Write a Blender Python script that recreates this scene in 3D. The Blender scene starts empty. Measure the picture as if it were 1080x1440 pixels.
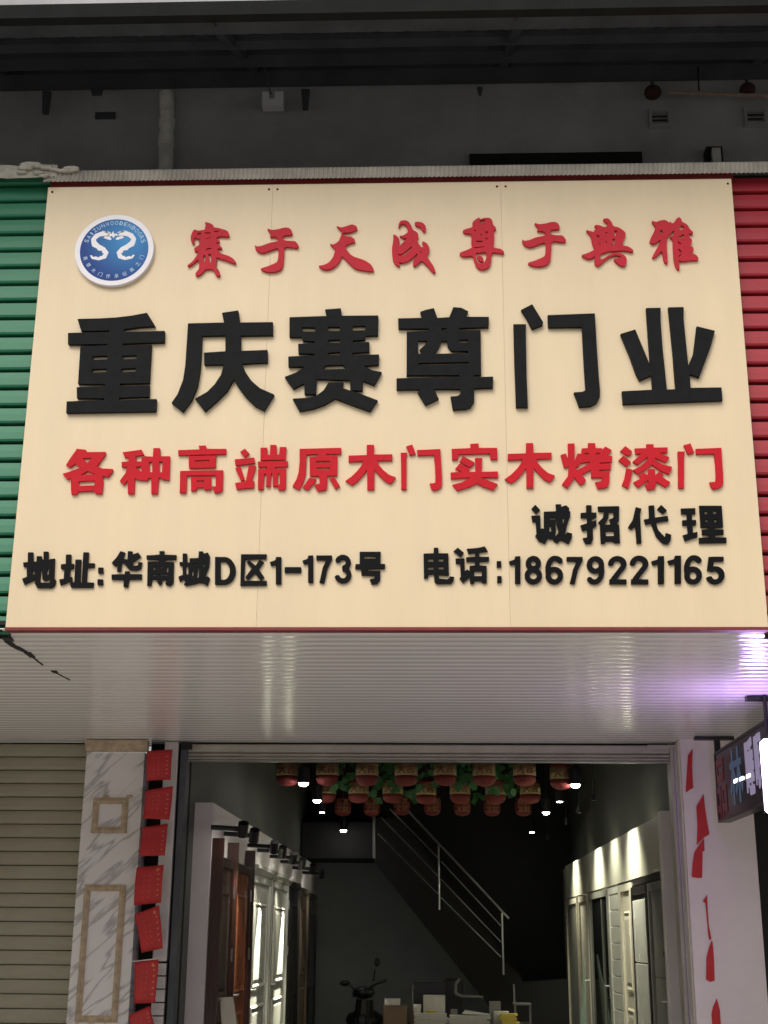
import bpy, bmesh, math, random
import numpy as np
from mathutils import Vector, Matrix
R = math.radians
random.seed(7)
sc = bpy.context.scene
C = sc.collection

# ------------------------------------------------------------------ camera
F, TH, PS, RO = 1863.05, .3107, .0385, -.0082
EYE = Vector((0, 0, 1.6))
cd = bpy.data.cameras.new('camera'); cam = bpy.data.objects.new('camera', cd); C.objects.link(cam)
cd.sensor_fit = 'VERTICAL'; cd.sensor_height = 24; cd.lens = 24 * F / 1440
cd.clip_end = 500; cd.clip_start = .05
right = Vector((math.cos(PS), math.sin(PS), 0)); fw = Vector((-math.sin(PS), math.cos(PS), 0))
d_ = fw * math.cos(TH) + Vector((0, 0, 1)) * math.sin(TH); u_ = Vector((0, 0, 1)) * math.cos(TH) - fw * math.sin(TH)
cr, sr = math.cos(RO), math.sin(RO)
r2 = right * cr - u_ * sr; u2 = u_ * cr + right * sr
cam.matrix_world = Matrix(((r2.x, u2.x, -d_.x, 0), (r2.y, u2.y, -d_.y, 0), (r2.z, u2.z, -d_.z, EYE.z), (0, 0, 0, 1)))
sc.camera = cam

def at(px, py, X=None, Y=None, Z=None):
    """pixel of the photograph -> the world point of the real surface X=, Y= or Z= it lies on"""
    v = d_ + r2 * ((px - 540) / F) + u2 * ((720 - py) / F)
    t = X / v.x if X is not None else (Y / v.y if Y is not None else (Z - EYE.z) / v.z)
    return EYE + v * t

# ------------------------------------------------------------------ world, sun, exposure
w = bpy.data.worlds.new('World'); sc.world = w; w.use_nodes = True
nt = w.node_tree; bg = nt.nodes['Background']
sky = nt.nodes.new('ShaderNodeTexSky'); sky.sky_type = 'NISHITA'; sky.sun_disc = False
SUN_EL, SUN_AZ = R(50), R(200)
sky.sun_elevation = SUN_EL; sky.sun_rotation = SUN_AZ; sky.air_density = 1.6; sky.dust_density = 5; sky.ozone_density = 1
hs = nt.nodes.new('ShaderNodeHueSaturation'); hs.inputs['Saturation'].default_value = .35
nt.links.new(sky.outputs[0], hs.inputs['Color']); nt.links.new(hs.outputs[0], bg.inputs[0]); bg.inputs[1].default_value = .07
sd = bpy.data.lights.new('sun', 'SUN'); sd.energy = .5; sd.angle = R(40); sd.color = (1, .93, .82)
so = bpy.data.objects.new('sun', sd); C.objects.link(so)
sdir = Vector((math.sin(SUN_AZ) * math.cos(SUN_EL), math.cos(SUN_AZ) * math.cos(SUN_EL), math.sin(SUN_EL)))
so.rotation_euler = (-sdir).to_track_quat('-Z', 'Y').to_euler(); so.location = (0, -5, 20)
sc.view_settings.view_transform = 'Standard'; sc.view_settings.look = 'None'
sc.view_settings.gamma = 1; sc.view_settings.use_curve_mapping = False
sc.view_settings.exposure = .95
sc.render.engine = 'CYCLES'; sc.cycles.max_bounces = 8; sc.cycles.use_denoising = True

# ------------------------------------------------------------------ materials
def mat(name, col, rough=.6, metal=0, var=.12, vscale=3, bump=0, bscale=60, emit=None, estr=0, coat=0, stretch=None, spec=.5):
    m = bpy.data.materials.new(name); m.use_nodes = True; n = m.node_tree; b = n.nodes['Principled BSDF']
    b.inputs['Base Color'].default_value = (*col, 1); b.inputs['Roughness'].default_value = rough
    b.inputs['Metallic'].default_value = metal; b.inputs['Specular IOR Level'].default_value = spec
    b.inputs['Coat Weight'].default_value = coat
    tc = n.nodes.new('ShaderNodeTexCoord'); mp = n.nodes.new('ShaderNodeMapping'); n.links.new(tc.outputs['Object'], mp.inputs[0])
    if stretch: mp.inputs['Scale'].default_value = stretch
    if var:
        no = n.nodes.new('ShaderNodeTexNoise'); no.inputs['Scale'].default_value = vscale; no.inputs['Detail'].default_value = 8; no.inputs['Roughness'].default_value = .65
        n.links.new(mp.outputs[0], no.inputs['Vector'])
        rp = n.nodes.new('ShaderNodeMapRange'); rp.inputs['From Min'].default_value = .3; rp.inputs['From Max'].default_value = .7
        rp.inputs['To Min'].default_value = 1 - var; rp.inputs['To Max'].default_value = 1 + var
        n.links.new(no.outputs['Fac'], rp.inputs['Value'])
        mx = n.nodes.new('ShaderNodeMix'); mx.data_type = 'RGBA'; mx.blend_type = 'MULTIPLY'; mx.inputs['Factor'].default_value = 1
        mx.inputs['A'].default_value = (*col, 1); n.links.new(rp.outputs[0], mx.inputs['B']); n.links.new(mx.outputs['Result'], b.inputs['Base Color'])
        r3 = n.nodes.new('ShaderNodeMapRange'); r3.inputs['To Min'].default_value = max(0, rough - .08); r3.inputs['To Max'].default_value = min(1, rough + .08)
        n.links.new(no.outputs['Fac'], r3.inputs['Value']); n.links.new(r3.outputs[0], b.inputs['Roughness'])
    if bump:
        nb = n.nodes.new('ShaderNodeTexNoise'); nb.inputs['Scale'].default_value = bscale; nb.inputs['Detail'].default_value = 5
        n.links.new(mp.outputs[0], nb.inputs['Vector'])
        bp = n.nodes.new('ShaderNodeBump'); bp.inputs['Strength'].default_value = bump; bp.inputs['Distance'].default_value = .01
        n.links.new(nb.outputs['Fac'], bp.inputs['Height']); n.links.new(bp.outputs[0], b.inputs['Normal'])
    if emit: b.inputs['Emission Color'].default_value = (*emit, 1); b.inputs['Emission Strength'].default_value = estr
    return m

M = dict(
    beige=mat('beige_panel', (.80, .645, .43), .42, var=.045, vscale=1.6, bump=.03, bscale=3, stretch=(2.2, 1, .4)),
    black_letter=mat('black_foam', (.010, .011, .012), .75, var=.35, vscale=14, bump=.15, bscale=120, spec=.15),
    black_gloss=mat('black_acrylic', (.004, .004, .005), .5, var=.2, vscale=20, spec=.12),
    red_brush=mat('red_brush', (.54, .030, .048), .6, var=.1, vscale=9, bump=.1, bscale=90, spec=.15),
    red_letter=mat('red_letter', (.56, .014, .026), .6, var=.12, vscale=9, bump=.1, bscale=90, spec=.15),
    maroon=mat('maroon_trim', (.19, .020, .020), .5, var=.2, vscale=6),
    flashing=mat('flashing', (.40, .37, .32), .55, var=.25, vscale=5, bump=.1),
    foam=mat('foam', (.42, .40, .34), .8, var=.25, vscale=20, bump=.6, bscale=40),
    green=mat('green_slat', (.018, .165, .085), .5, var=.22, vscale=3, bump=.03, stretch=(.3, 1, 3)),
    red_slat=mat('red_slat', (.37, .018, .032), .5, var=.2, vscale=3, bump=.03, stretch=(.3, 1, 3)),
    dark=mat('dark_gap', (.012, .012, .011), .8),
    wall_up=mat('dark_grey_wall', (.44, .44, .45), .85, var=.22, vscale=1.6, bump=.25, bscale=25),
    steel=mat('dark_steel', (.065, .072, .08), .6, var=.35, vscale=2.5, bump=.1),
    steel2=mat('awning_sheet', (.06, .068, .075), .55, var=.3, vscale=2),
    edge=mat('awning_edge', (.014, .015, .015), .8, spec=.1, var=.3, vscale=4, bump=.1),
    pvc=mat('white_pvc', (.62, .60, .57), .4, var=.12, vscale=8),
    pvcold=mat('old_pvc', (.74, .73, .70), .5, var=.25, vscale=7),
    shutter=mat('beige_shutter', (.30, .275, .20), .5, var=.16, vscale=2.2, bump=.04, stretch=(.5, 1, 2)),
    shutter2=mat('grey_shutter', (.40, .375, .31), .42, var=.16, vscale=3, bump=.04),
    alum=mat('aluminium', (.62, .62, .60), .3, metal=.9, var=.1),
    gold=mat('gold_moulding', (.44, .34, .22), .5, var=.3, vscale=18, bump=.2, bscale=50),
    flyer=mat('red_flyer', (.46, .022, .022), .6, var=.12, vscale=8, bump=.15, bscale=25),
    print=mat('gold_print', (.55, .22, .10), .5),
    torn=mat('torn_red_paper', (.50, .02, .022), .6, var=.15, vscale=14, bump=.2, bscale=40),
    white_wall=mat('white_wall', (.74, .67, .655), .6, var=.07, vscale=2, bump=.1, bscale=12),
    inner_white=mat('inner_white', (.76, .71, .685), .55, var=.05, vscale=3),
    inner_grey=mat('inner_grey_wall', (.105, .108, .095), .75, var=.12, vscale=1.5, stretch=(1, 1, .25)),
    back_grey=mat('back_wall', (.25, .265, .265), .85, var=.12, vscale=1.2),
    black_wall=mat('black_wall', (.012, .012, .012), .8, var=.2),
    floor=mat('shop_floor', (.10, .095, .085), .3, var=.2, vscale=2),
    ground=mat('ground_concrete', (.42, .40, .37), .9, var=.2, vscale=.6, bump=.3),
    pave=mat('pavement', (.46, .43, .39), .75, var=.15, vscale=1.5, bump=.1),
    brick=mat('opposite_wall', (.30, .27, .24), .9, var=.15, vscale=1),
    glass=mat('dark_glass', (.01, .012, .012), .06, var=0, spec=.8),
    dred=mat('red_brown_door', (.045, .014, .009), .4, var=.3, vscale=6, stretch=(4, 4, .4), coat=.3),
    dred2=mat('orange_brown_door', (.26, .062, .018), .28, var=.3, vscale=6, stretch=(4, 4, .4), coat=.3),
    dwhite=mat('white_door', (.74, .74, .66), .25, var=.03, coat=.4),
    dcream=mat('cream_door', (.60, .56, .45), .35, var=.04, coat=.2),
    dgrey=mat('grey_door', (.22, .22, .19), .3, var=.1, coat=.2),
    dblack=mat('black_door', (.015, .013, .012), .3, var=.2),
    dwalnut=mat('walnut_frame', (.12, .085, .06), .5, var=.4, vscale=30, stretch=(1, 1, .2)),
    band=mat('satin_band', (.50, .49, .40), .33, var=.03),
    blackm=mat('black_metal', (.010, .010, .011), .35, var=0),
    chrome=mat('brushed_steel', (.55, .55, .55), .3, metal=1, var=0),
    lamp=mat('lamp_face', (1, 1, 1), .5, var=0, emit=(1, .97, .90), estr=30),
    lant=mat('red_lantern', (.17, .018, .014), .75, var=.25, vscale=20),
    label=mat('yellow_label', (.27, .21, .085), .7, var=.25, vscale=30),
    lantdark=mat('lantern_print', (.20, .03, .015), .6),
    goldp=mat('lantern_gold_print', (.24, .12, .05), .6),
    leaf=mat('plastic_leaf', (.05, .16, .05), .5, var=.4, vscale=15),
    paper=mat('paper', (.62, .60, .54), .7, var=.1, vscale=12),
    yellow=mat('yellow_folder', (.60, .47, .08), .6, var=.15),
    card=mat('brown_box', (.16, .10, .065), .7, var=.2),
    mint=mat('mint_panel', (.45, .60, .48), .4),
    skirt=mat('olive_board', (.16, .13, .03), .6),
    ventg=mat('vent_grey', (.42, .42, .42), .6),
    rust=mat('rusty_red', (.045, .016, .013), .8, var=.3, vscale=20),
    wood=mat('pale_wood', (.38, .27, .22), .7, var=.3, vscale=20),
    logow=mat('logo_white', (.82, .80, .86), .35, var=.03, coat=.3),
    logop=mat('logo_print', (.42, .60, .80), .4, var=.05),
    ledface=mat('led_face', (.010, .010, .014), .25, var=.15, vscale=30),
    ledred=mat('led_red', (.05, .008, .012), .4, emit=(.30, .03, .05), estr=.05),
    ledblue=mat('led_blue', (.03, .05, .08), .4, emit=(.12, .22, .38), estr=.10),
    ledwhite=mat('led_white', (.20, .19, .25), .4, emit=(.55, .48, .72), estr=.16),
    ledlit=mat('led_lit', (.9, .9, .9), .4, emit=(.95, .9, 1), estr=4),
    tube=mat('lit_tube', (.9, .85, 1), .4, var=0, emit=(.80, .62, 1.0), estr=5),
    purple=mat('purple_strip', (.55, .52, .62), .3, metal=.5),
)
# glossy ribbed ceiling
M['soffit'] = mat('glossy_white_ceiling', (.78, .755, .72), .11, var=.04, vscale=1.5, bump=.01, bscale=6, spec=.8)
# marble
def marble():
    m = mat('marble', (.63, .60, .58), .3, var=0, coat=.2); n = m.node_tree; b = n.nodes['Principled BSDF']
    tc = n.nodes.new('ShaderNodeTexCoord'); mp = n.nodes.new('ShaderNodeMapping'); n.links.new(tc.outputs['Object'], mp.inputs[0])
    vr = n.nodes.new('ShaderNodeVectorRotate'); vr.rotation_type = 'Y_AXIS'; vr.inputs['Angle'].default_value = R(42); n.links.new(tc.outputs['Object'], vr.inputs['Vector']); n.links.new(vr.outputs[0], mp.inputs[0]); mp.inputs['Scale'].default_value = (1.3, 1, 8.0)
    no = n.nodes.new('ShaderNodeTexNoise'); no.inputs['Scale'].default_value = 1.25; no.inputs['Detail'].default_value = 4; no.inputs['Roughness'].default_value = .45; no.inputs['Distortion'].default_value = .25
    n.links.new(mp.outputs[0], no.inputs['Vector'])
    s = n.nodes.new('ShaderNodeMath'); s.operation = 'SUBTRACT'; s.inputs[1].default_value = .5; n.links.new(no.outputs['Fac'], s.inputs[0])
    a = n.nodes.new('ShaderNodeMath'); a.operation = 'ABSOLUTE'; n.links.new(s.outputs[0], a.inputs[0])
    r = n.nodes.new('ShaderNodeValToRGB'); r.color_ramp.elements[0].position = .0; r.color_ramp.elements[0].color = (.42, .405, .40, 1)
    r.color_ramp.elements[1].position = .046; r.color_ramp.elements[1].color = (.76, .725, .70, 1)
    n.links.new(a.outputs[0], r.inputs[0]); n.links.new(r.outputs[0], b.inputs['Base Color']); return m
M['marble'] = marble()
# logo disc: blue print, lighter at its upper right as printed
def logoblue():
    m = mat('logo_blue', (.05, .20, .5), .5, var=0, spec=.2); n = m.node_tree; b = n.nodes['Principled BSDF']
    tc = n.nodes.new('ShaderNodeTexCoord'); g = n.nodes.new('ShaderNodeVectorMath'); g.operation = 'DISTANCE'
    g.inputs[1].default_value = (.07, 0, .07); n.links.new(tc.outputs['Object'], g.inputs[0])
    r = n.nodes.new('ShaderNodeValToRGB'); r.color_ramp.elements[0].position = .0; r.color_ramp.elements[0].color = (.06, .31, .66, 1)
    r.color_ramp.elements[1].position = .24; r.color_ramp.elements[1].color = (.018, .06, .27, 1)
    n.links.new(g.outputs['Value'], r.inputs[0]); n.links.new(r.outputs[0], b.inputs['Base Color']); return m
M['logoblue'] = logoblue()

# ------------------------------------------------------------------ object helpers
def link(o, parent=None):
    C.objects.link(o)
    if parent is not None:
        o.parent = parent; o.matrix_parent_inverse = Matrix.Translation(-parent.location) if parent.type == 'EMPTY' or True else o.matrix_parent_inverse
    return o
def tag(o, label=None, cat=None, group=None, kind=None):
    if label: o['label'] = label
    if cat: o['category'] = cat
    if group: o['group'] = group
    if kind: o['kind'] = kind
    return o
def thing(name, label, cat, loc=(0, 0, 0), group=None):
    o = bpy.data.objects.new(name, None); o.location = loc; o.empty_display_size = .1; C.objects.link(o)
    return tag(o, label, cat, group)
def wpos(o):
    v = Vector(o.location)
    p = o.parent
    while p is not None: v += Vector(p.location); p = p.parent
    return v
def obj(name, bm, m, parent=None, smooth=False, bevel=0):
    """mesh given in WORLD coordinates; its origin is set at its centre"""
    if bevel: bmesh.ops.bevel(bm, geom=list(bm.edges), offset=bevel, segments=1, affect='EDGES')
    vs = [v.co for v in bm.verts]
    c = Vector([(min(v[i] for v in vs) + max(v[i] for v in vs)) / 2 for i in range(3)])
    bmesh.ops.translate(bm, verts=bm.verts, vec=-c)
    me = bpy.data.meshes.new(name); bm.to_mesh(me); bm.free()
    for x in (m if isinstance(m, (list, tuple)) else [m]): me.materials.append(x)
    if smooth:
        for p in me.polygons: p.use_smooth = True
    o = bpy.data.objects.new(name, me); C.objects.link(o)
    if parent is not None: o.parent = parent; o.location = c - wpos(parent)
    else: o.location = c
    return o
def B(): return bmesh.new()
def box(bm, a, b):
    lo = [min(a[i], b[i]) for i in range(3)]; hi = [max(a[i], b[i]) for i in range(3)]
    v = [bm.verts.new((x, y, z)) for x in (lo[0], hi[0]) for y in (lo[1], hi[1]) for z in (lo[2], hi[2])]
    for f in ((0, 1, 3, 2), (4, 6, 7, 5), (0, 4, 5, 1), (2, 3, 7, 6), (0, 2, 6, 4), (1, 5, 7, 3)): bm.faces.new([v[i] for i in f])
    return bm
def bx(*a): return box(B(), *a)
def prism(bm, pts, vec):
    """polygon (world points) extruded by vec"""
    vec = Vector(vec); a = [bm.verts.new(p) for p in pts]; b = [bm.verts.new(Vector(p) + vec) for p in pts]; n = len(pts)
    bm.faces.new(a); bm.faces.new(b[::-1])
    for i in range(n): bm.faces.new((a[i], b[i], b[(i + 1) % n], a[(i + 1) % n]))
    bmesh.ops.recalc_face_normals(bm, faces=bm.faces[:]); return bm
def tube(bm, p, q, r, n=10, r2=None):
    p = Vector(p); q = Vector(q); z = (q - p).normalized(); x = z.orthogonal().normalized(); y = z.cross(x); r2 = r if r2 is None else r2
    A = [bm.verts.new(p + (x * math.cos(t) + y * math.sin(t)) * r) for t in [2 * math.pi * i / n for i in range(n)]]
    Bv = [bm.verts.new(q + (x * math.cos(t) + y * math.sin(t)) * r2) for t in [2 * math.pi * i / n for i in range(n)]]
    for i in range(n): bm.faces.new((A[i], A[(i + 1) % n], Bv[(i + 1) % n], Bv[i]))
    bm.faces.new(A[::-1]); bm.faces.new(Bv); return bm
def lathe(bm, c, prof, n=16, axis='Z'):
    rings = []
    for r, h in prof:
        ring = []
        for i in range(n):
            t = 2 * math.pi * i / n; x, y = r * math.cos(t), r * math.sin(t)
            ring.append(bm.verts.new(Vector(c) + (Vector((x, y, h)) if axis == 'Z' else Vector((x, h, y)))))
        rings.append(ring)
    for a, b in zip(rings, rings[1:]):
        for i in range(n): bm.faces.new((a[i], a[(i + 1) % n], b[(i + 1) % n], b[i]))
    bm.faces.new(rings[0][::-1]); bm.faces.new(rings[-1]); bmesh.ops.recalc_face_normals(bm, faces=bm.faces[:]); return bm
def sphere(bm, c, r, sx=1, sy=1, sz=1):
    s = bmesh.ops.create_icosphere(bm, subdivisions=2, radius=r)
    for v in s['verts']: v.co = Vector((v.co.x * sx + c[0], v.co.y * sy + c[1], v.co.z * sz + c[2]))
    return bm
def sheet(bm, rows):
    """grid of world points -> faces"""
    g = [[bm.verts.new(p) for p in r] for r in rows]
    for a, b in zip(g, g[1:]):
        for i in range(len(a) - 1): bm.faces.new((a[i], a[i + 1], b[i + 1], b[i]))
    return bm

# ------------------------------------------------------------------ lettering: glyph -> mask -> thickened outline -> solid
def fill_loops(loops, depth):
    """2-D loops with holes -> (verts, faces) of a slab, front at z=0, back at z=-depth"""
    cu = bpy.data.curves.new('outline', 'CURVE'); cu.dimensions = '2D'; cu.fill_mode = 'BOTH' if depth else 'FRONT'; cu.extrude = depth / 2
    for L in loops:
        s = cu.splines.new('POLY'); s.points.add(len(L) - 1)
        for p, (x, y) in zip(s.points, L): p.co = (x, y, 0, 1)
        s.use_cyclic_u = True
    o = bpy.data.objects.new('outline', cu)
    me = bpy.data.meshes.new_from_object(o)
    V = [(v.co.x, v.co.y, v.co.z - depth / 2) for v in me.vertices]; Fc = [tuple(p.vertices) for p in me.polygons]
    bpy.data.objects.remove(o); bpy.data.curves.remove(cu); bpy.data.meshes.remove(me)
    return V, Fc
def contour(f, lev=.5):
    n, m = f.shape; inside = f > lev
    c = (inside[:-1, :-1] * 1 + inside[:-1, 1:] * 2 + inside[1:, 1:] * 4 + inside[1:, :-1] * 8)
    T = {1: [(3, 0)], 2: [(0, 1)], 3: [(3, 1)], 4: [(1, 2)], 5: [(3, 0), (1, 2)], 6: [(0, 2)], 7: [(3, 2)], 8: [(2, 3)], 9: [(2, 0)], 10: [(0, 1), (2, 3)], 11: [(2, 1)], 12: [(1, 3)], 13: [(1, 0)], 14: [(0, 3)]}
    nxt = {}
    for y, x in zip(*np.nonzero((c > 0) & (c < 15))):
        E = (('h', y, x), ('v', y, x + 1), ('h', y + 1, x), ('v', y, x))
        for a, b in T[int(c[y, x])]: nxt[E[a]] = E[b]
    def pos(e):
        k, y, x = e
        if k == 'h': a, b = f[y, x], f[y, x + 1]; return (x + (lev - a) / (b - a), float(y))
        a, b = f[y, x], f[y + 1, x]; return (float(x), y + (lev - a) / (b - a))
    loops = []
    while nxt:
        s = next(iter(nxt)); L = []; e = s
        while e in nxt: L.append(pos(e)); e = nxt.pop(e)
        if len(L) > 5: loops.append(L)
    return loops
def rdp(P, eps):
    def rec(a, b):
        if b <= a + 1: return []
        p, q = P[a], P[b]; dx, dy = q - p; l = math.hypot(dx, dy) + 1e-9
        dd = np.abs((P[a + 1:b, 0] - p[0]) * dy - (P[a + 1:b, 1] - p[1]) * dx) / l
        k = int(dd.argmax())
        if dd[k] < eps: return []
        k += a + 1; return rec(a, k) + [k] + rec(k, b)
    n = len(P); h = int(np.argmax(((P - P[0]) ** 2).sum(1)))
    idx = [0] + rec(0, h) + [h] + rec(h, n - 1)
    return P[idx]
def raster(polys, n, m):
    """convex polygons in cell units -> boolean mask"""
    g = np.zeros((n, m), bool)
    for P in polys:
        P = np.asarray(P, float); x0, y0 = np.floor(P.min(0)).astype(int); x1, y1 = np.ceil(P.max(0)).astype(int) + 1
        x0, y0 = max(x0, 0), max(y0, 0); x1, y1 = min(x1, m), min(y1, n)
        if x1 <= x0 or y1 <= y0: continue
        X, Y = np.meshgrid(np.arange(x0, x1) + .0, np.arange(y0, y1) + .0)
        ar = 0
        for i in range(len(P)): ar += P[i - 1, 0] * P[i, 1] - P[i, 0] * P[i - 1, 1]
        sgn = 1 if ar > 0 else -1; ok = np.ones(X.shape, bool)
        for i in range(len(P)):
            a, b = P[i - 1], P[i]; ok &= sgn * ((b[0] - a[0]) * (Y - a[1]) - (b[1] - a[1]) * (X - a[0])) >= -1e-6
        g[y0:y1, x0:x1] |= ok
    return g
def dilate(g, rx, ry):
    o = g.copy(); n, m = g.shape; kx, ky = int(math.ceil(rx)), int(math.ceil(ry))
    for dy in range(-ky, ky + 1):
        for dx in range(-kx, kx + 1):
            if max(abs(dx) / max(rx, .5), abs(dy) / max(ry, .5)) <= 1.0 and abs(dx) / max(rx, .5) + abs(dy) / max(ry, .5) <= 1.75:
                ys, yd = max(0, -dy), max(0, dy); xs, xd = max(0, -dx), max(0, dx)
                o[yd:n - ys, xd:m - xs] |= g[ys:n - yd, xs:m - xd]
    return o
def to_loops(g, eps=.45):
    f = g.astype(float)
    for _ in range(1):
        f[1:-1, 1:-1] = (f[1:-1, 1:-1] * 4 + f[:-2, 1:-1] * 2 + f[2:, 1:-1] * 2 + f[1:-1, :-2] * 2 + f[1:-1, 2:] * 2 + f[:-2, :-2] + f[2:, 2:] + f[:-2, 2:] + f[2:, :-2]) / 16
    return [rdp(np.array(L), eps) for L in contour(f)]
GC = {}
def glyph(ch, bold, N=150, w=None):
    """thickened outline of a character, normalised to its own bounding box 0..1 (y up)"""
    k = (ch, bold, N, w)
    if k in GC: return GC[k]
    if ch in DIG:
        polys = [(np.array(p) * (N / 170.) + 12) for p in digit_polys(ch)]
        g = raster(polys, N + 26, N + 26)
    else:
        cu = bpy.data.curves.new('glyph', 'FONT'); cu.body = ch; cu.resolution_u = 5
        o = bpy.data.objects.new('glyph', cu); C.objects.link(o)
        dg = bpy.context.evaluated_depsgraph_get(); me = bpy.data.meshes.new_from_object(o.evaluated_get(dg))
        P = np.array([(v.co.x, v.co.y) for v in me.vertices]); tris = [list(p.vertices) for p in me.polygons]
        bpy.data.objects.remove(o); bpy.data.curves.remove(cu); bpy.data.meshes.remove(me)
        s = N / (P.max(0) - P.min(0)).max(); P = (P - P.min(0)) * s + 16
        n = int(P[:, 1].max()) + 18; m = int(P[:, 0].max()) + 18
        g = raster([P[t] for t in tris], n, m)
        bxx, byy = bold if isinstance(bold, tuple) else (bold, bold)
        g = dilate(g, bxx * N, byy * N)
    L = to_loops(g)
    A = np.concatenate(L); lo, hi = A.min(0), A.max(0); L = [(l - lo) / (hi - lo) for l in L]
    GC[k] = L; return L
def stroke(pts, wd):
    out = []; P = [np.array(p, float) for p in pts]; h = wd / 2
    for i in range(len(P) - 1):
        t = P[i + 1] - P[i]; t = t / (np.hypot(*t) + 1e-9); nn = np.array((-t[1], t[0])) * h
        out.append([P[i] + nn, P[i + 1] + nn, P[i + 1] - nn, P[i] - nn])
        if i: out.append([P[i] + h * np.array((math.cos(a), math.sin(a))) for a in np.linspace(0, 2 * math.pi, 12, endpoint=False)])
    return out
def arc(cx, cy, rx, ry, a0, a1, n=18): return [(cx + rx * math.cos(R(a)), cy + ry * math.sin(R(a))) for a in np.linspace(a0, a1, n)]
W = 27
DIG = {
 '1': [[(52, 0), (52, 160)], [(10, 118), (40, 128), (52, 150)]],
 '2': [arc(45, 115, 32, 33, 185, -35) + [(30, 35), (20, 14)], [(6, 13), (90, 13)]],
 '3': [arc(45, 117, 30, 30, 170, -90), arc(45, 47, 33, 34, 90, -170)],
 '5': [[(85, 147), (26, 147)], [(27, 158), (19, 78)], [(22, 84)] + arc(45, 52, 32, 39, 120, -165)],
 '6': [arc(47, 48, 32, 36, 0, 360, 30), arc(50, 85, 36, 62, 200, 90, 14) + arc(50, 118, 31, 29, 90, 20, 10)],
 '7': [[(4, 147), (90, 147)], [(76, 140), (52, 85), (34, 0)]],
 '8': [arc(45, 117, 27, 29, 0, 360, 30), arc(45, 47, 33, 34, 0, 360, 30)],
 '9': [arc(45, 113, 32, 36, 0, 360, 30), arc(42, 76, 36, 62, 20, -90, 14) + arc(42, 43, 31, 29, -90, -160, 10)],
 'D': [[(14, 0), (14, 160)], [(14, 147), (40, 147)] + arc(42, 80, 42, 67, 90, -90, 24) + [(14, 13)]],
 '-': [[(0, 80), (80, 80)]],
}
def digit_polys(ch):
    o = []
    for s in DIG[ch]: o += stroke(s, W if ch != '1' or len(s) != 3 else 24)
    return o

def slab(name, loops_px, yfront, depth, m, parent, bevel=False):
    """loops in photo pixels lying on the plane Y=yfront -> solid letter in the world"""
    Ls = []
    for L in loops_px:
        Ls.append([(p.x, p.z) for p in (at(x, y, Y=yfront) for x, y in L)])
    V, Fc = fill_loops(Ls, depth)
    bm = B(); vs = [bm.verts.new((x, yfront - z, y)) for x, y, z in V]
    for f in Fc:
        try: bm.faces.new([vs[i] for i in f])
        except ValueError: pass
    bmesh.ops.recalc_face_normals(bm, faces=bm.faces[:])
    return obj(name, bm, m, parent)
def letter(ch, x0, y0, x1, y1, yfront, depth, m, parent, bold=.03, skew=0, name='character', N=150):
    L = [[(x0 + u * (x1 - x0) + skew * (v - .5), y1 - v * (y1 - y0)) for u, v in l] for l in glyph(ch, bold, N)]
    return slab(name, L, yfront, depth, m, parent)
def chaikin(P, n=1):
    for _ in range(n):
        Q = []
        for i in range(len(P)):
            a, b = P[i], P[(i + 1) % len(P)]
            Q += [(a[0] * .8 + b[0] * .2, a[1] * .8 + b[1] * .2), (a[0] * .2 + b[0] * .8, a[1] * .2 + b[1] * .8)]
        P = Q
    return P
def traced(groups, ox, oy, s, yf, depth, m, parent, smooth=0, name='character'):
    L = [[(ox + x * s, oy + y * s) for x, y in (chaikin(g, smooth) if smooth else g)] for g in groups]
    return slab(name, L, yf, depth, m, parent)

# ================================================================== SETTING
D = 6.213; S = 10.10; ZB = 3.004; ZT = 5.447; WY = 7.9
XL, XR = -2.071, 1.590
tag(obj('ground', bx((-150, -150, -.3), (150, 150, 0)), M['ground']), kind='structure')
bm = B()
for i in range(-15, 16):
    for j in range(0, 7): box(bm, (i * .6 + .004, 5.9 + j * .6 + .004, 0), (i * .6 + .596, 5.9 + j * .6 + .596, .12 + random.uniform(0, .002)))
tag(obj('pavement', bm, M['pave']), kind='structure')
tag(obj('floor', bx((-2.1, 10.101, -.01), (2.3, 21, .125)), M['floor']), kind='structure')
tag(obj('wall_left', bx((-2.0, 10.3, .125), (-1.9, 20.6, 4.2)), M['inner_grey']), kind='structure')
tag(obj('wall_right', bx((2.05, 10.3, .125), (2.15, 20.6, 4.2)), M['inner_grey']), kind='structure')
tag(obj('wall_back', bx((-1.9, 20.6, .125), (2.05, 20.75, 4.2)), M['back_grey']), kind='structure')
tag(obj('ceiling', bx((-2.2, 10.3, 4.2), (2.35, 20.8, 4.3)), M['black_wall']), kind='structure')

bld = thing('market_building', 'dark grey upper storey wall above the shop sign and below the awning', 'building', (0, WY, 0))
obj('wall', bx((-9, WY, 5.2), (9, WY + .3, 8.2)), M['wall_up'], bld)
obj('lintel', bx((-9, S, 3.035), (9, S + .2, 4.4)), M['black_wall'], bld)
obj('roof', bx((-9, WY + .3, 4.45), (9, 21, 4.6)), M['black_wall'], bld)
# slot above the sign, its shade painted as a near-black strip
a = at(660, 222, Y=WY); b = at(902, 232, Y=WY)
f = obj('slot', bx((a.x, WY - .05, b.z - .02), (b.x, WY - .001, a.z)), M['dark'], bld)
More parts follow.
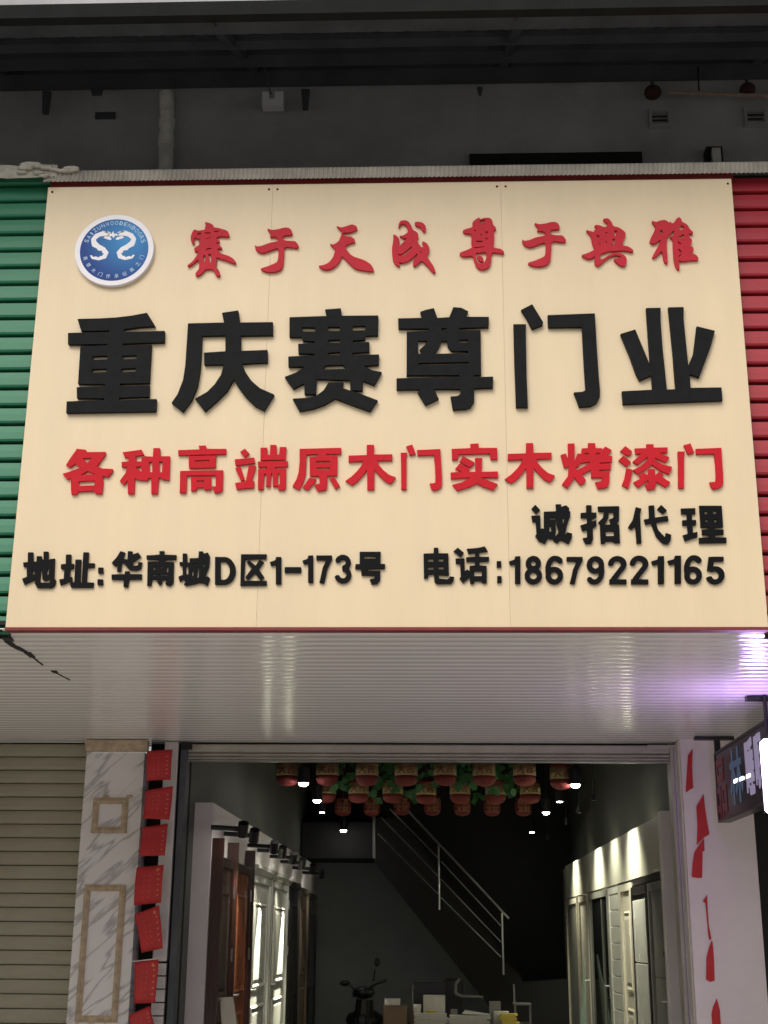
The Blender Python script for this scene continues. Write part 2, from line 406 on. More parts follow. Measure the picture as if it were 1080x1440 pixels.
# soffit ribs
bm = B(); P = .107; rows = []; y = D + .006
prof = []
while y < S + .25:
    prof += [(y, 0), (y + .004, .006), (y + .010, .006)]
    for k in range(7):
        t = k / 6; prof.append((y + .014 + (P - .018) * t, .0055 * (1 - math.sin(math.pi * t)) * .42))
    y += P
sheet(bm, [[(x, yy, ZB + zz + .004) for x in (-7, -2.2, 0, 2.3, 7)] for yy, zz in prof])
bmesh.ops.recalc_face_normals(bm, faces=bm.faces[:])
sof = tag(obj('ribbed_ceiling', bm, M['soffit'], smooth=True), 'glossy white ribbed plastic ceiling under the sign, over the shop entrance', 'ceiling', kind='structure')
bm = bx((-7, D + .02, ZB + .03), (7, S, ZB + .05)); obj('ceiling_backing', bm, M['black_wall'], bld)
# crack
bm = B(); cr_ = [(0, 890), (6, 894), (12, 900), (22, 905), (35, 913), (45, 922)]
def crk(pts, wd):
    for p, q in zip(pts, pts[1:]):
        a, b = at(*p, Z=ZB), at(*q, Z=ZB); t = (b - a).normalized(); nn = Vector((-t.y, t.x, 0)) * wd
        prism(bm, [a + nn, b + nn * .8, b - nn * .8, a - nn], (0, 0, .006))
crk([(-40, 868), (-14, 884), (4, 892), (13, 902)], .03); crk([(11, 903), (19, 909), (35, 917)], .018); crk([(38, 918), (46, 925)], .018); crk([(46, 925), (60, 936)], .004); crk([(75, 944), (79, 947)], .016); crk([(79, 947), (98, 957)], .003)
obj('crack', bm, M['dark'], sof)

# ------------------------------------------------------------------ awning
aw = thing('awning', 'dark sloping steel awning over the street front, above the sign', 'awning', (0, 6.6, 6.3))
LY, RY, RZ = 5.55, WY, 7.42
EZ0, EZ1 = at(0, 26, Y=LY - .03).z, at(0, 7, Y=LY - .03).z; LZ = EZ1 - .045
def sl(t, off=0): return (LY + (RY - LY) * t, LZ + (RZ - LZ) * t + off)
bm = B(); n = 900; rows = []
for t in (0, 1):
    yy, zz = sl(t, .03); rows.append([(-9 + 18 * i / n, yy, zz + .012 * math.sin(i * 2 * math.pi / 9)) for i in range(n + 1)])
sheet(bm, rows); obj('roof_sheet', bm, M['steel2'], aw)
e1 = obj('edge_beam', bx((-9, LY - .03, EZ0), (9, LY + .03, EZ1)), M['edge'], aw)
def purlin(t, wy, h, nm='purlin', mt='steel', dz=0):
    yy, zz = sl(t); o = bx((-9, yy - wy / 2, zz - h + dz), (9, yy + wy / 2, zz + .02)); return obj(nm, o, M[mt], aw)
purlin(.17, .10, .02, dz=.0); purlin(.42, .08, .03); purlin(.62, .12, .07); purlin(.86, .16, .12)
obj('wall_beam', bx((-9, WY - .14, 7.27), (9, WY - .001, 7.55)), M['steel'], aw)
for x in (-4.6, -2.9, -1.2, .45, 2.1, 3.8):
    (y0, z0), (y1, z1) = sl(.03), sl(.97); bm = B()
    prism(bm, [(x, y0, z0 - .0), (x, y1, z1 - .10), (x, y1, z1 + .02), (x, y0, z0 + .02)], (.05, 0, 0)); obj('rafter', bm, M['steel'], aw)
# small brackets under the wall beam
for px, py0, py1, wd in ((64, 128, 158, 9), (429, 125, 152, 11), (135, 122, 131, 16), (675, 122, 131, 8)):
    a = at(px - wd / 2, py0, Y=WY - .15); b = at(px + wd / 2, py1, Y=WY - .15)
    tag(obj('hanging_bracket', prism(B(), [a, (b.x, a.y, a.z), (b.x - .008, a.y, b.z), (a.x + .012, a.y, b.z)], (0, .03, 0)), M['steel']),
        {64: 'dark steel bracket hanging below the awning left of the white drainpipe', 429: 'dark steel bracket hanging just right of the small white lamp box', 135: 'short wide dark bracket nearest the left of the drainpipe top', 675: 'short dark bracket above the long dark ledge'}[px], 'bracket', 'brackets under the awning')
a = at(135, 160, Y=WY); b = at(162, 168, Y=WY)
tag(obj('steel_plate', bx((a.x, WY - .02, b.z), (b.x, WY - .001, a.z)), M['steel']), 'small flat dark plate on the grey wall left of the drainpipe', 'plate')

# drainpipe
dp = thing('drainpipe', 'weathered white plastic drainpipe with couplings rising behind the sign', 'pipe', at(233, 240, Y=WY - .08))
def seg(p0, p1, r, nm, m): obj(nm, tube(B(), at(*p0, Y=WY - .08), at(*p1, Y=WY - .08), r, 20), m, dp, smooth=False)
seg((233, 262), (233.5, 206), .050, 'pipe', M['pvcold']); seg((233.5, 206), (234, 190), .055, 'coupling', M['pvcold'])
seg((234, 190), (235, 178), .047, 'pipe', M['pvcold']); seg((235, 178), (235.5, 168), .056, 'coupling', M['pvcold'])
seg((235.5, 168), (235, 160), .043, 'pipe', M['pvcold']); seg((235, 160), (234, 132), .050, 'pipe', M['pvcold'])
# white lamp box
lb = thing('junction_box', 'small white box lamp hanging below the awning on a thin wire', 'lamp', at(382, 138, Y=WY - .2))
a = at(369, 129, Y=WY - .2); b = at(398, 148, Y=WY - .2)
bm = B(); box(bm, (a.x, a.y, b.z), (b.x, a.y + .07, b.z + (a.z - b.z) * .5)); box(bm, (a.x, a.y, b.z + (a.z - b.z) * .5 + .001), (a.x + .045, a.y + .07, a.z)); box(bm, (b.x - .06, a.y, b.z + (a.z - b.z) * .5 + .001), (b.x, a.y + .07, a.z))
obj('case', bm, M['logow'], lb)
bm = B(); q0 = at(381, 132, Y=WY - .17); q1 = at(370, 90, Y=7.35); q2 = at(363, 45, Y=6.6); tube(bm, q0, q1, .006, 6); tube(bm, q1, q2, .006, 6); obj('wire', bm, M['steel2'], lb)
# vents
for k, (x0, y0, x1, y1) in enumerate(((911, 157, 943, 182), (1044, 155, 1078, 180))):
    a = at(x0, y0, Y=WY); b = at(x1, y1, Y=WY)
    v = thing('wall_vent', ['grey louvred vent on the dark wall, the one below the red-brown lantern', 'grey louvred vent on the dark wall at the right edge under the pole'][k], 'vent', (a.x, WY, b.z), 'louvred vents on the upper wall')
    bm = B(); t = .018; y = WY - .045
    box(bm, (a.x, y, b.z), (a.x + t, WY - .001, a.z)); box(bm, (b.x - t, y, b.z), (b.x, WY - .001, a.z)); box(bm, (a.x + t, y, a.z - .03), (b.x - t, WY - .001, a.z)); box(bm, (a.x + t, y, b.z), (b.x - t, WY - .001, b.z + t))
    obj('frame', bm, M['ventg'], v); obj('backing', bx((a.x + t, WY - .004, b.z + t), (b.x - t, WY - .002, a.z - .03)), M['dark'], v)
    for j in range(3):
        z = b.z + t + .008 + j * (a.z - b.z - .05) / 3
        obj('louvre', prism(B(), [(a.x + t, y + .01, z), (a.x + t, WY - .01, z + .03), (a.x + t, WY - .01, z + .036), (a.x + t, y + .01, z + .006)], (b.x - a.x - 2 * t, 0, 0)), M['ventg'], v)
# white duct end with black frame
a = at(993, 206, Y=WY - .1); b = at(1018, 234, Y=WY - .1)
v = thing('wall_duct', 'short white duct end in a black frame standing on the sign top at the right', 'duct', (a.x, WY - .1, b.z))
bm = B(); tk = .02; box(bm, (a.x, WY - .1, b.z), (a.x + tk, WY - .001, a.z)); box(bm, (b.x - tk, WY - .1, b.z), (b.x, WY - .001, a.z)); box(bm, (a.x + tk, WY - .1, a.z - tk), (b.x - tk, WY - .001, a.z)); obj('frame', bm, M['dark'], v)
obj('duct', bx((a.x + tk + .012, WY - .13, b.z), (b.x - tk, WY - .04, a.z - tk - .01)), M['pvcold'], v)
# pole and red-brown lanterns
a = at(940, 130, Y=WY - .25); b = at(1110, 136, Y=WY - .25)
tag(obj('pole', tube(B(), a, b, .013, 8), M['wood']), 'thin pale wooden pole slung level under the awning at the right', 'pole')
for k, (px, py, r) in enumerate(((918, 130, .06), (1051, 126, .055))):
    c = at(px, py, Y=WY - .16); l = thing('sprinkler_lamp', ['dull red-brown round lamp under the awning left of the pole end', 'dull red-brown round lamp under the awning above the right vent'][k], 'lamp', c, 'red-brown round lamps under the awning')
    obj('globe', sphere(B(), c, r, 1, 1, .85), M['rust'], l, True); obj('stem', tube(B(), c + Vector((0, 0, r * .8)), c + Vector((0, 0, .16)), .012, 8), M['steel'], l)
bm = B(); tube(bm, at(983, 128, Y=WY - .25), at(981, 88, Y=WY - .4), .005, 6); tag(obj('cable', bm, M['edge']), 'thin pale wire rising from the pole under the awning', 'cable')

# ================================================================== THE SIGN
sign = thing('shop_sign', 'wide cream shop sign with black and red Chinese lettering and a blue round logo', 'sign', (XL, D, ZB))
pw = (XR - XL) / 3
for i in range(3):
    x0 = XL + pw * i + .0005; x1 = XL + pw * (i + 1) - .0005
    obj('panel', bx((x0, D, ZB + .012), (x1, D + .006, ZT)), M['beige'], sign)
    bm = B()
    for x in (x0 + .025, x1 - .02): lathe(bm, (x, D - .002, ZT - .03), [(.006, .002), (.006, -.001), (.003, -.003)], 8, 'Y')
    obj('screw', bm, M['edge'], sign)
obj('frame', bx((XL + .01, D + .0065, ZB + .014), (XR - .01, D + .12, ZT - .01)), M['maroon'], sign)
obj('trim', bx((XL - .0, D - .008, ZB - .004), (XR + .0, D + .05, ZB + .011)), M['maroon'], sign)
zt2 = at(500, 249, Y=D).z
obj('trim', bx((XL + .01, D + .008, ZT + .002), (XR + .01, D + .09, zt2 + .01)), M['maroon'], sign)
# folded corrugated flashing above everything
fl = thing('roof_flashing', 'grey corrugated metal flashing running along the top of the sign', 'flashing', (0, D, ZT + .07))
def corr(x0, x1, y0, z0, z1, amp=.004, per=.024):
    bm = B(); n = int((x1 - x0) / per * 6); r = []
    for zz, dy in ((z0, 0), (z1 - .004, 0)):
        r.append([(x0 + (x1 - x0) * i / n, y0 + dy + amp * math.sin(2 * math.pi * i / 6), zz + (amp * .6 * math.sin(2 * math.pi * i / 6) if zz > z0 else 0)) for i in range(n + 1)])
    r.append([(p[0], 7.7, p[2] + .13) for p in r[1]])
    sheet(bm, r); return bm
zf0 = at(500, 250, Y=D - .03).z; zf1 = at(500, 234, Y=D - .03).z
obj('corrugated_sheet', corr(XL - .02, 5, D - .03, zf0, zf1), M['flashing'], fl)
gl = at(30, 250, Y=D - .03).z; gh = at(30, 233, Y=D - .03).z
bm = B(); rr = []
for zz, yy in ((gl, D - .035), (gh, D - .035), (gh + .13, 7.7)): rr.append([(-6 + i * (6 - 1.72 - .3) / 60, yy + random.uniform(-.004, .004), zz + random.uniform(-.006, .006)) for i in range(61)])
sheet(bm, rr); obj('cement_edge', bm, M['foam'], fl)
bm = B(); bl = [(30, 242, 6), (36, 236, 9), (42, 232, 11), (48, 231, 8), (56, 234, 7), (66, 236, 8), (76, 238, 6), (86, 240, 6), (94, 240, 8), (100, 237, 9), (104, 239, 6), (62, 247, 6), (54, 243, 6), (70, 253, 4)]
for k, (px, py, r) in enumerate(bl):
    c = at(px, py, Y=D - .045); sphere(bm, c, r / 420., 2.2, .8, .7)
obj('cement_blob', bm, M['foam'], fl, True)

# neighbours' slatted fascias
def fascia(name, label, x0, x1, m, z_top, count, grp):
    t = thing(name, label, 'fascia', (x0, D + .06, ZB), grp)
    obj('backing', bx((x0, D + .09, ZB - .02), (x1, D + .12, z_top + .02)), M['dark'], t)
    hgt = .1; first = None
    for k in range(count):
        z = ZB - .005 + k * hgt
        if first is None:
            prof = [(D + .085, 0), (D + .050, .002), (D + .045, .012), (D + .050, .05), (D + .058, .085), (D + .072, .0895), (D + .085, .0895)]
            bm = B(); prism(bm, [(x0, py, z + pz) for py, pz in prof], (x1 - x0, 0, 0)); first = obj('slat', bm, m, t)
        else:
            o = first.copy(); C.objects.link(o); o.parent = t; o.location = Vector(first.location) + Vector((0, random.uniform(-.002, .002), k * hgt))
    return t
fascia('slatted_fascia', 'green slatted fascia of the neighbouring shop left of the sign', -5.5, XL - .008, M['green'], 5.59, 26, 'slatted fascias beside the sign')
fascia('slatted_fascia', 'red slatted fascia of the neighbouring shop right of the sign', XR + .008, 5, M['red_slat'], 5.5, 25, 'slatted fascias beside the sign')

# ---- big black characters, traced
YF = D - .022; DP = .0215; s1 = 160 / 1080
BIG = [
 (80, 420, [[(195,192),(400,187),(560,178),(700,162),(855,133),(932,258),(780,268),(635,288),(640,315),(1022,305),(1020,412),(628,425),(628,445),(897,438),(878,800),(600,805),(600,828),(878,822),(875,930),(592,938),(590,962),(945,952),(940,1068),(88,1082),(92,975),(450,962),(450,945),(190,943),(188,840),(458,830),(460,810),(200,808),(222,452),(482,442),(482,430),(105,432),(105,325),(497,315),(497,300),(230,305)],
   [(340,545),(480,540),(478,575),(335,582)],[(622,540),(757,535),(752,570),(618,575)],[(333,668),(472,663),(470,697),(328,702)],[(613,662),(750,657),(748,692),(608,697)]]),
 (235, 425, [[(520,100),(675,77),(692,192),(1003,188),(1003,310),(700,315),(700,462),(952,452),(955,570),(712,582),(745,665),(800,745),(880,815),(1015,875),(970,950),(920,1028),(830,980),(740,890),(680,810),(632,730),(570,840),(480,930),(358,1035),(310,970),(265,915),(380,850),(450,780),(510,690),(538,590),(352,592),(350,478),(553,465),(553,312),(332,318),(328,420),(315,640),(290,790),(235,925),(150,1040),(42,955),(100,870),(150,740),(172,600),(185,400),(198,200),(540,192)]]),
 (390, 425, [[(452,68),(603,57),(612,128),(958,125),(955,312),(838,318),(832,355),(718,362),(718,383),(873,378),(873,470),(715,478),(715,500),(965,495),(962,592),(818,603),(900,645),(990,662),(920,788),(812,742),(808,838),(692,835),(690,738),(375,728),(365,872),(258,872),(255,768),(150,822),(70,708),(180,665),(260,610),(105,610),(103,515),(355,502),(355,488),(200,483),(197,395),(355,385),(355,370),(240,365),(232,328),(115,328),(115,142),(465,130)],
   [(237,235),(360,238),(358,277),(235,277)],[(483,232),(597,232),(592,272),(480,272)],[(715,225),(835,222),(832,265),(713,268)],[(485,358),(595,352),(592,385),(480,385)],[(485,478),(595,470),(592,502),(480,502)],[(455,598),(625,592),(652,632),(432,637)],
   [(485,762),(628,758),(620,815),(780,865),(952,930),(880,1035),(740,985),(548,912),(450,970),(340,1010),(210,1032),(145,915),(300,905),(380,880),(440,835)]]),
 (545, 425, [[(310,90),(370,70),(440,55),(472,148),(585,142),(625,45),(700,52),(765,85),(738,138),(962,138),(960,235),(680,243),(680,265),(883,265),(888,690),(820,690),(822,712),(1003,705),(1000,810),(822,815),(822,940),(790,995),(740,1012),(620,1018),(597,895),(665,888),(692,870),(692,822),(440,822),(485,915),(360,975),(285,855),(310,825),(85,828),(85,722),(680,708),(680,690),(180,692),(182,282),(390,270),(392,248),(103,248),(100,153),(325,148)],
   [(513,245),(560,243),(558,268),(513,270)],[(290,365),(385,365),(350,410),(305,450),(335,490),(290,488)],[(510,368),(565,368),(572,420),(600,455),(630,462),(768,462),(765,482),(445,490),(485,430)],[(680,355),(765,353),(763,382),(680,385)],[(293,575),(770,565),(768,585),(293,597)]]),
 (705, 425, [[(188,72),(293,18),(398,190),(390,215),(292,252),(240,150)],[(115,208),(235,208),(232,300),(240,700),(252,995),(140,995),(125,600)],[(440,122),(888,105),(905,400),(925,700),(937,830),(935,900),(905,955),(850,985),(740,992),(720,930),(688,855),(770,850),(800,835),(785,600),(765,232),(445,235)]]),
 (865, 425, [[(295,55),(432,52),(432,180),(450,420),(492,828),(575,825),(550,500),(505,48),(652,45),(650,150),(695,600),(745,480),(775,228),(948,270),(905,430),(800,712),(708,680),(717,812),(1010,808),(1020,930),(75,965),(65,845),(355,830),(345,690),(235,742),(200,680),(140,510),(52,300),(192,258),(335,605),(320,420)]]),
]
for ox, oy, g in BIG: traced(g, ox, oy, s1, YF, DP, M['black_letter'], sign)
# ---- red brush characters, traced
s2 = 80 / 1080
YU = [(340,150),(440,180),(560,165),(660,135),(750,135),(800,170),(830,235),(810,275),(660,280),(625,345),(690,380),(800,390),(880,388),(940,465),(945,505),(900,520),(670,490),(665,650),(650,860),(600,940),(500,975),(370,980),(260,950),(215,910),(330,880),(450,830),(545,785),(560,640),(560,510),(400,570),(260,620),(150,580),(110,500),(120,465),(150,495),(250,480),(380,425),(560,390),(560,345),(500,305),(400,310),(400,290),(430,260),(380,210)]
BRUSH = [
 (257, 307, s2, [[(415,65),(520,90),(575,125),(595,175),(650,175),(850,230),(890,320),(860,350),(710,335),(640,360),(650,400),(700,420),(690,450),(620,465),(690,500),(750,560),(720,575),(660,570),(660,600),(720,665),(880,715),(960,765),(1020,845),(985,860),(860,810),(730,770),(640,730),(640,850),(625,920),(690,990),(715,1090),(640,1100),(610,1040),(570,960),(430,960),(370,1040),(290,1090),(240,1085),(240,1040),(310,960),(310,870),(295,770),(200,860),(110,915),(80,895),(180,820),(270,700),(300,650),(290,620),(225,625),(210,570),(290,520),(320,490),(300,450),(330,400),(240,360),(210,380),(215,480),(200,495),(160,440),(148,350),(180,260),(215,205),(290,235),(420,215),(420,170),(435,150)],
   [(280,270),(350,270),(340,320),(275,310)],[(415,265),(530,265),(525,290),(420,290)],[(590,235),(715,235),(650,260),(600,255)],[(440,380),(530,362),(520,375),(450,390)],[(420,610),(470,565),(545,560),(545,580),(480,590)],[(385,700),(425,695),(440,740),(420,820),(390,825)],[(475,680),(540,665),(535,720),(540,820),(510,860),(500,740)]]),
 (350, 310, s2, [YU]),
 (442, 307, 90/1080, [[(370,120),(440,155),(520,140),(630,100),(700,120),(730,170),(700,200),(590,240),(480,238),(490,280),(540,305),(620,305),(680,350),(690,400),(600,420),(520,460),(530,510),(630,635),(850,705),(960,780),(1015,885),(960,895),(800,870),(700,850),(620,790),(520,690),(465,620),(430,720),(350,810),(260,860),(150,860),(75,810),(80,795),(150,790),(240,750),(310,670),(355,540),(345,515),(270,440),(265,425),(320,445),(410,390),(440,320),(465,250),(455,210),(410,170)]]),
 (545, 303, s2, [[(205,230),(205,180),(240,100),(330,85),(400,115),(450,190),(480,275),(550,305),(585,360),(580,420),(560,450),(590,540),(650,610),(690,590),(650,500),(680,490),(750,530),(795,610),(790,690),(745,760),(800,860),(870,950),(920,1080),(860,1080),(760,960),(650,850),(590,910),(510,970),(480,930),(490,850),(560,770),(570,710),(480,800),(380,870),(290,895),(210,880),(240,950),(215,970),(130,910),(95,820),(80,640),(110,460),(105,355),(160,375),(215,425),(230,480),(215,590),(340,460),(370,430),(300,430),(215,380),(290,385),(390,320),(380,240),(330,160),(260,150),(220,230)],
   [(190,720),(240,745),(330,690),(460,580),(465,600),(420,670),(330,750),(250,770),(200,750)],[(615,680),(655,690),(635,710)],[(510,130),(570,115),(660,130),(720,190),(730,250),(710,310),(670,300),(620,210),(530,190)]]),
 (640, 300, s2, [[(325,160),(455,70),(480,110),(560,85),(650,80),(710,130),(710,210),(770,260),(780,310),(730,320),(740,400),(740,560),(720,650),(860,670),(920,710),(935,760),(880,760),(690,730),(685,900),(660,1000),(590,1055),(480,1065),(400,1010),(360,900),(345,800),(150,820),(85,780),(90,745),(240,690),(330,640),(305,560),(315,380),(180,380),(145,340),(160,310),(340,260)],
   [(480,130),(560,110),(580,120),(520,180),(460,180)],[(570,345),(625,340),(620,375),(585,378)],[(560,475),(630,465),(600,500)],[(480,380),(515,410),(490,425)],[(395,515),(530,520),(520,545),(400,545)],[(360,310),(400,312),(395,335),(360,330)],[(320,650),(560,620),(550,638),(400,660)],[(400,740),(460,750),(590,725),(595,830),(560,930),(500,965),(450,950),(400,870),(390,800)],[(410,805),(470,800),(530,840),(545,905),(500,925),(440,880)]]),
 (726, 302, s2, [YU]),
 (812, 300, s2, [[(485,100),(580,90),(650,160),(680,245),(780,260),(910,350),(915,430),(880,490),(850,610),(970,625),(1070,700),(1050,735),(900,700),(680,715),(600,715),(430,770),(430,860),(480,870),(600,790),(720,745),(850,765),(930,830),(940,900),(910,995),(840,1000),(760,950),(690,880),(700,860),(800,850),(830,810),(730,790),(620,820),(520,890),(440,970),(380,1005),(330,960),(325,870),(340,800),(280,850),(180,860),(80,800),(90,785),(180,760),(330,690),(280,560),(255,420),(165,330),(180,315),(310,355),(320,320),(380,290),(320,240),(350,215),(430,225),(500,260),(570,250),(570,180),(510,150)],
   [(685,320),(760,325),(740,370),(720,440),(690,400),(710,360)],[(660,490),(715,475),(690,610),(640,600),(690,540)],[(350,400),(430,430),(395,465)],[(525,365),(570,345),(560,385)],[(410,550),(445,590),(425,600)],[(535,515),(565,540),(550,570)]]),
 (910, 302, s2, [[(95,105),(170,140),(250,105),(350,95),(420,150),(445,125),(470,165),(510,150),(560,70),(610,40),(650,80),(660,130),(760,180),(820,280),(880,330),(860,365),(790,350),(800,430),(850,460),(850,520),(810,580),(880,620),(885,680),(820,730),(930,755),(980,820),(960,860),(820,860),(660,885),(610,860),(600,890),(620,1000),(610,1050),(540,990),(510,850),(490,600),(490,465),(435,430),(440,390),(500,400),(520,280),(460,340),(410,390),(380,430),(370,600),(390,800),(390,940),(320,890),(285,670),(200,770),(120,825),(95,800),(150,700),(240,530),(270,460),(190,520),(100,560),(50,510),(60,460),(110,360),(170,230),(100,150)],
   [(225,350),(260,270),(305,320),(290,350)],[(580,510),(600,505),(650,545),(640,562),(600,555)],[(580,645),(600,640),(665,700),(650,722),(610,705)],[(600,405),(715,360),(700,430),(600,455)],[(640,190),(680,200),(720,250),(610,305)],[(600,780),(650,740),(640,760),(608,815)]]),
]
for ox, oy, s, g in BRUSH: traced(g, ox, oy, s, D - .016, .0155, M['red_brush'], sign, 1)
# ---- red bold row and small black rows, traced: (origin x, origin y, scale x, scale y, pieces)
MU = [[(455,100),(590,100),(595,285),(940,280),(940,395),(650,400),(690,490),(780,590),(880,670),(1005,715),(960,790),(905,840),(800,790),(690,680),(600,570),(595,950),(465,950),(460,570),(370,690),(280,790),(175,865),(50,785),(170,700),(280,590),(350,500),(395,405),(110,425),(110,305),(455,295)]]
MEN = [[(245,130),(360,95),(425,265),(315,300)],[(140,250),(265,250),(250,320),(250,945),(150,940),(148,500)],[(450,200),(895,180),(905,400),(925,700),(925,850),(910,900),(860,940),(770,965),(725,940),(690,835),(795,825),(800,700),(790,500),(770,290),(460,300)]]
q = 80 / 1080
RED = [
 (83,625,q,q,[[(340,80),(510,100),(520,145),(885,140),(875,200),(715,415),(820,455),(1020,465),(1020,510),(935,615),(830,600),(835,760),(810,935),(690,930),(660,880),(370,890),(330,950),(235,945),(225,840),(225,640),(150,660),(65,555),(200,515),(390,440),(310,360),(210,435),(130,390),(220,250)],[(445,262),(630,250),(540,350)],[(370,700),(680,685),(675,775),(375,785)],[(400,580),(540,505),(690,560),(540,572)]]),
 (163,623,q,q,[[(125,175),(485,125),(540,225),(375,245),(385,345),(480,350),(485,280),(560,250),(700,258),(710,95),(835,95),(840,250),(1025,250),(1010,700),(880,690),(850,655),(810,660),(790,960),(670,960),(670,660),(610,660),(600,710),(480,705),(400,690),(360,660),(345,960),(225,960),(220,700),(150,795),(70,720),(180,570),(215,450),(110,455),(105,360),(240,345),(240,270),(165,265)],[(630,355),(690,350),(688,555),(630,550)],[(820,350),(885,350),(875,555),(820,550)],[(370,455),(478,440),(483,550),(440,500),(400,480)]]),
 (244,620,q,q,[[(480,90),(610,85),(635,150),(1000,150),(995,250),(90,270),(85,175),(490,160)],[(285,290),(810,275),(795,505),(290,515)],[(410,368),(680,355),(675,388),(410,400)],[(125,570),(940,555),(930,930),(880,975),(780,985),(725,865),(800,860),(800,650),(250,655),(240,980),(115,985)],[(330,685),(710,680),(715,920),(590,930),(570,885),(440,885),(430,940),(330,945)],[(440,752),(570,748),(568,788),(440,788)]]),
 (327,620,q,q,[[(145,205),(235,145),(320,240),(235,310)],[(40,350),(410,315),(425,420),(55,465)],[(50,520),(150,480),(230,730),(160,760)],[(310,460),(440,470),(430,540),(355,755),(410,760),(405,885),(75,915),(45,800),(250,765)],[(530,130),(655,125),(660,260),(710,262),(715,75),(830,75),(840,262),(885,255),(895,115),(1020,115),(1005,355),(530,365)],[(480,390),(1050,385),(1045,485),(800,495),(800,530),(1015,530),(1010,880),(985,925),(870,930),(850,840),(895,820),(895,640),(880,605),(860,610),(850,860),(765,860),(760,640),(745,605),(728,640),(715,870),(635,860),(645,680),(620,610),(600,630),(585,920),(480,920),(485,535),(655,530),(655,490),(485,495)]]),
 (406,620,q,q,[[(205,150),(995,130),(995,245),(705,245),(705,280),(925,285),(920,655),(735,660),(725,880),(700,930),(550,955),(480,830),(585,810),(580,665),(400,662),(395,310),(555,295),(555,245),(335,260),(330,420),(320,620),(285,760),(200,925),(70,860),(150,720),(190,580),(205,400)],[(525,380),(785,378),(780,412),(525,414)],[(525,508),(785,505),(780,550),(540,552)],[(385,700),(520,720),(500,770),(365,930),(265,885),(320,810)],[(770,710),(870,690),(970,855),(885,910)]]),
 (482,618,q,q,MU), (553,618,q,q,MEN),
 (628,616,q,q,[[(450,110),(605,100),(615,185),(960,185),(965,400),(835,400),(820,290),(230,305),(215,400),(105,410),(95,205),(455,190)],[(310,340),(530,460),(510,500),(440,555),(245,448)],[(245,484),(430,566),(435,640),(545,640),(540,380),(675,375),(665,640),(975,632),(980,745),(640,745),(780,800),(970,870),(890,985),(720,930),(570,860),(420,930),(200,995),(110,885),(290,840),(460,745),(80,770),(75,655),(290,640),(165,580)]]),
 (706,615.6,q,q,MU),
 (784,616,q,q,[[(195,105),(325,100),(325,430),(380,290),(450,300),(460,195),(580,190),(580,95),(715,95),(725,190),(845,190),(850,215),(910,160),(1030,225),(950,335),(1040,340),(1035,450),(800,465),(800,490),(1020,490),(1010,600),(790,600),(790,625),(990,640),(985,840),(960,920),(880,950),(760,955),(715,840),(850,810),(850,745),(640,750),(640,600),(465,685),(540,800),(500,860),(425,885),(320,745),(290,800),(190,950),(85,875),(200,720),(215,540),(120,555),(60,320),(155,290),(205,400)],[(440,470),(625,445),(600,485),(400,595),(365,600),(342,575),(350,545),(400,535)],[(500,283),(595,283),(590,312),(520,312)],[(730,283),(820,278),(770,314),(730,314)]]),
 (866,616,q,q,[[(180,150),(310,250),(290,310),(225,335),(85,245)],[(145,330),(290,455),(205,540),(50,420)],[(200,570),(320,600),(290,760),(240,955),(115,890),(165,760)],[(580,115),(715,115),(720,180),(985,175),(980,275),(825,275),(1020,365),(985,420),(935,460),(745,370),(770,430),(890,500),(1070,545),(1050,620),(1010,685),(850,620),(685,500),(560,600),(410,685),(325,605),(460,540),(600,420),(600,350),(560,390),(410,505),(320,445),(430,350),(480,290),(370,300),(360,195),(580,190)],[(615,590),(740,585),(750,700),(820,640),(910,680),(880,740),(1035,835),(1000,890),(945,930),(765,825),(765,900),(740,960),(600,980),(555,880),(630,850),(610,800),(420,940),(335,840),(470,765),(440,710),(530,650),(590,695),(612,690)]]),
 (941.6,616.3,q*1.1,q,MEN)]
a1, a2, a3, a4, a5, a6 = 130/1080, 145/1080, 110/1080, 150/1080, 100/1080, 210/1080
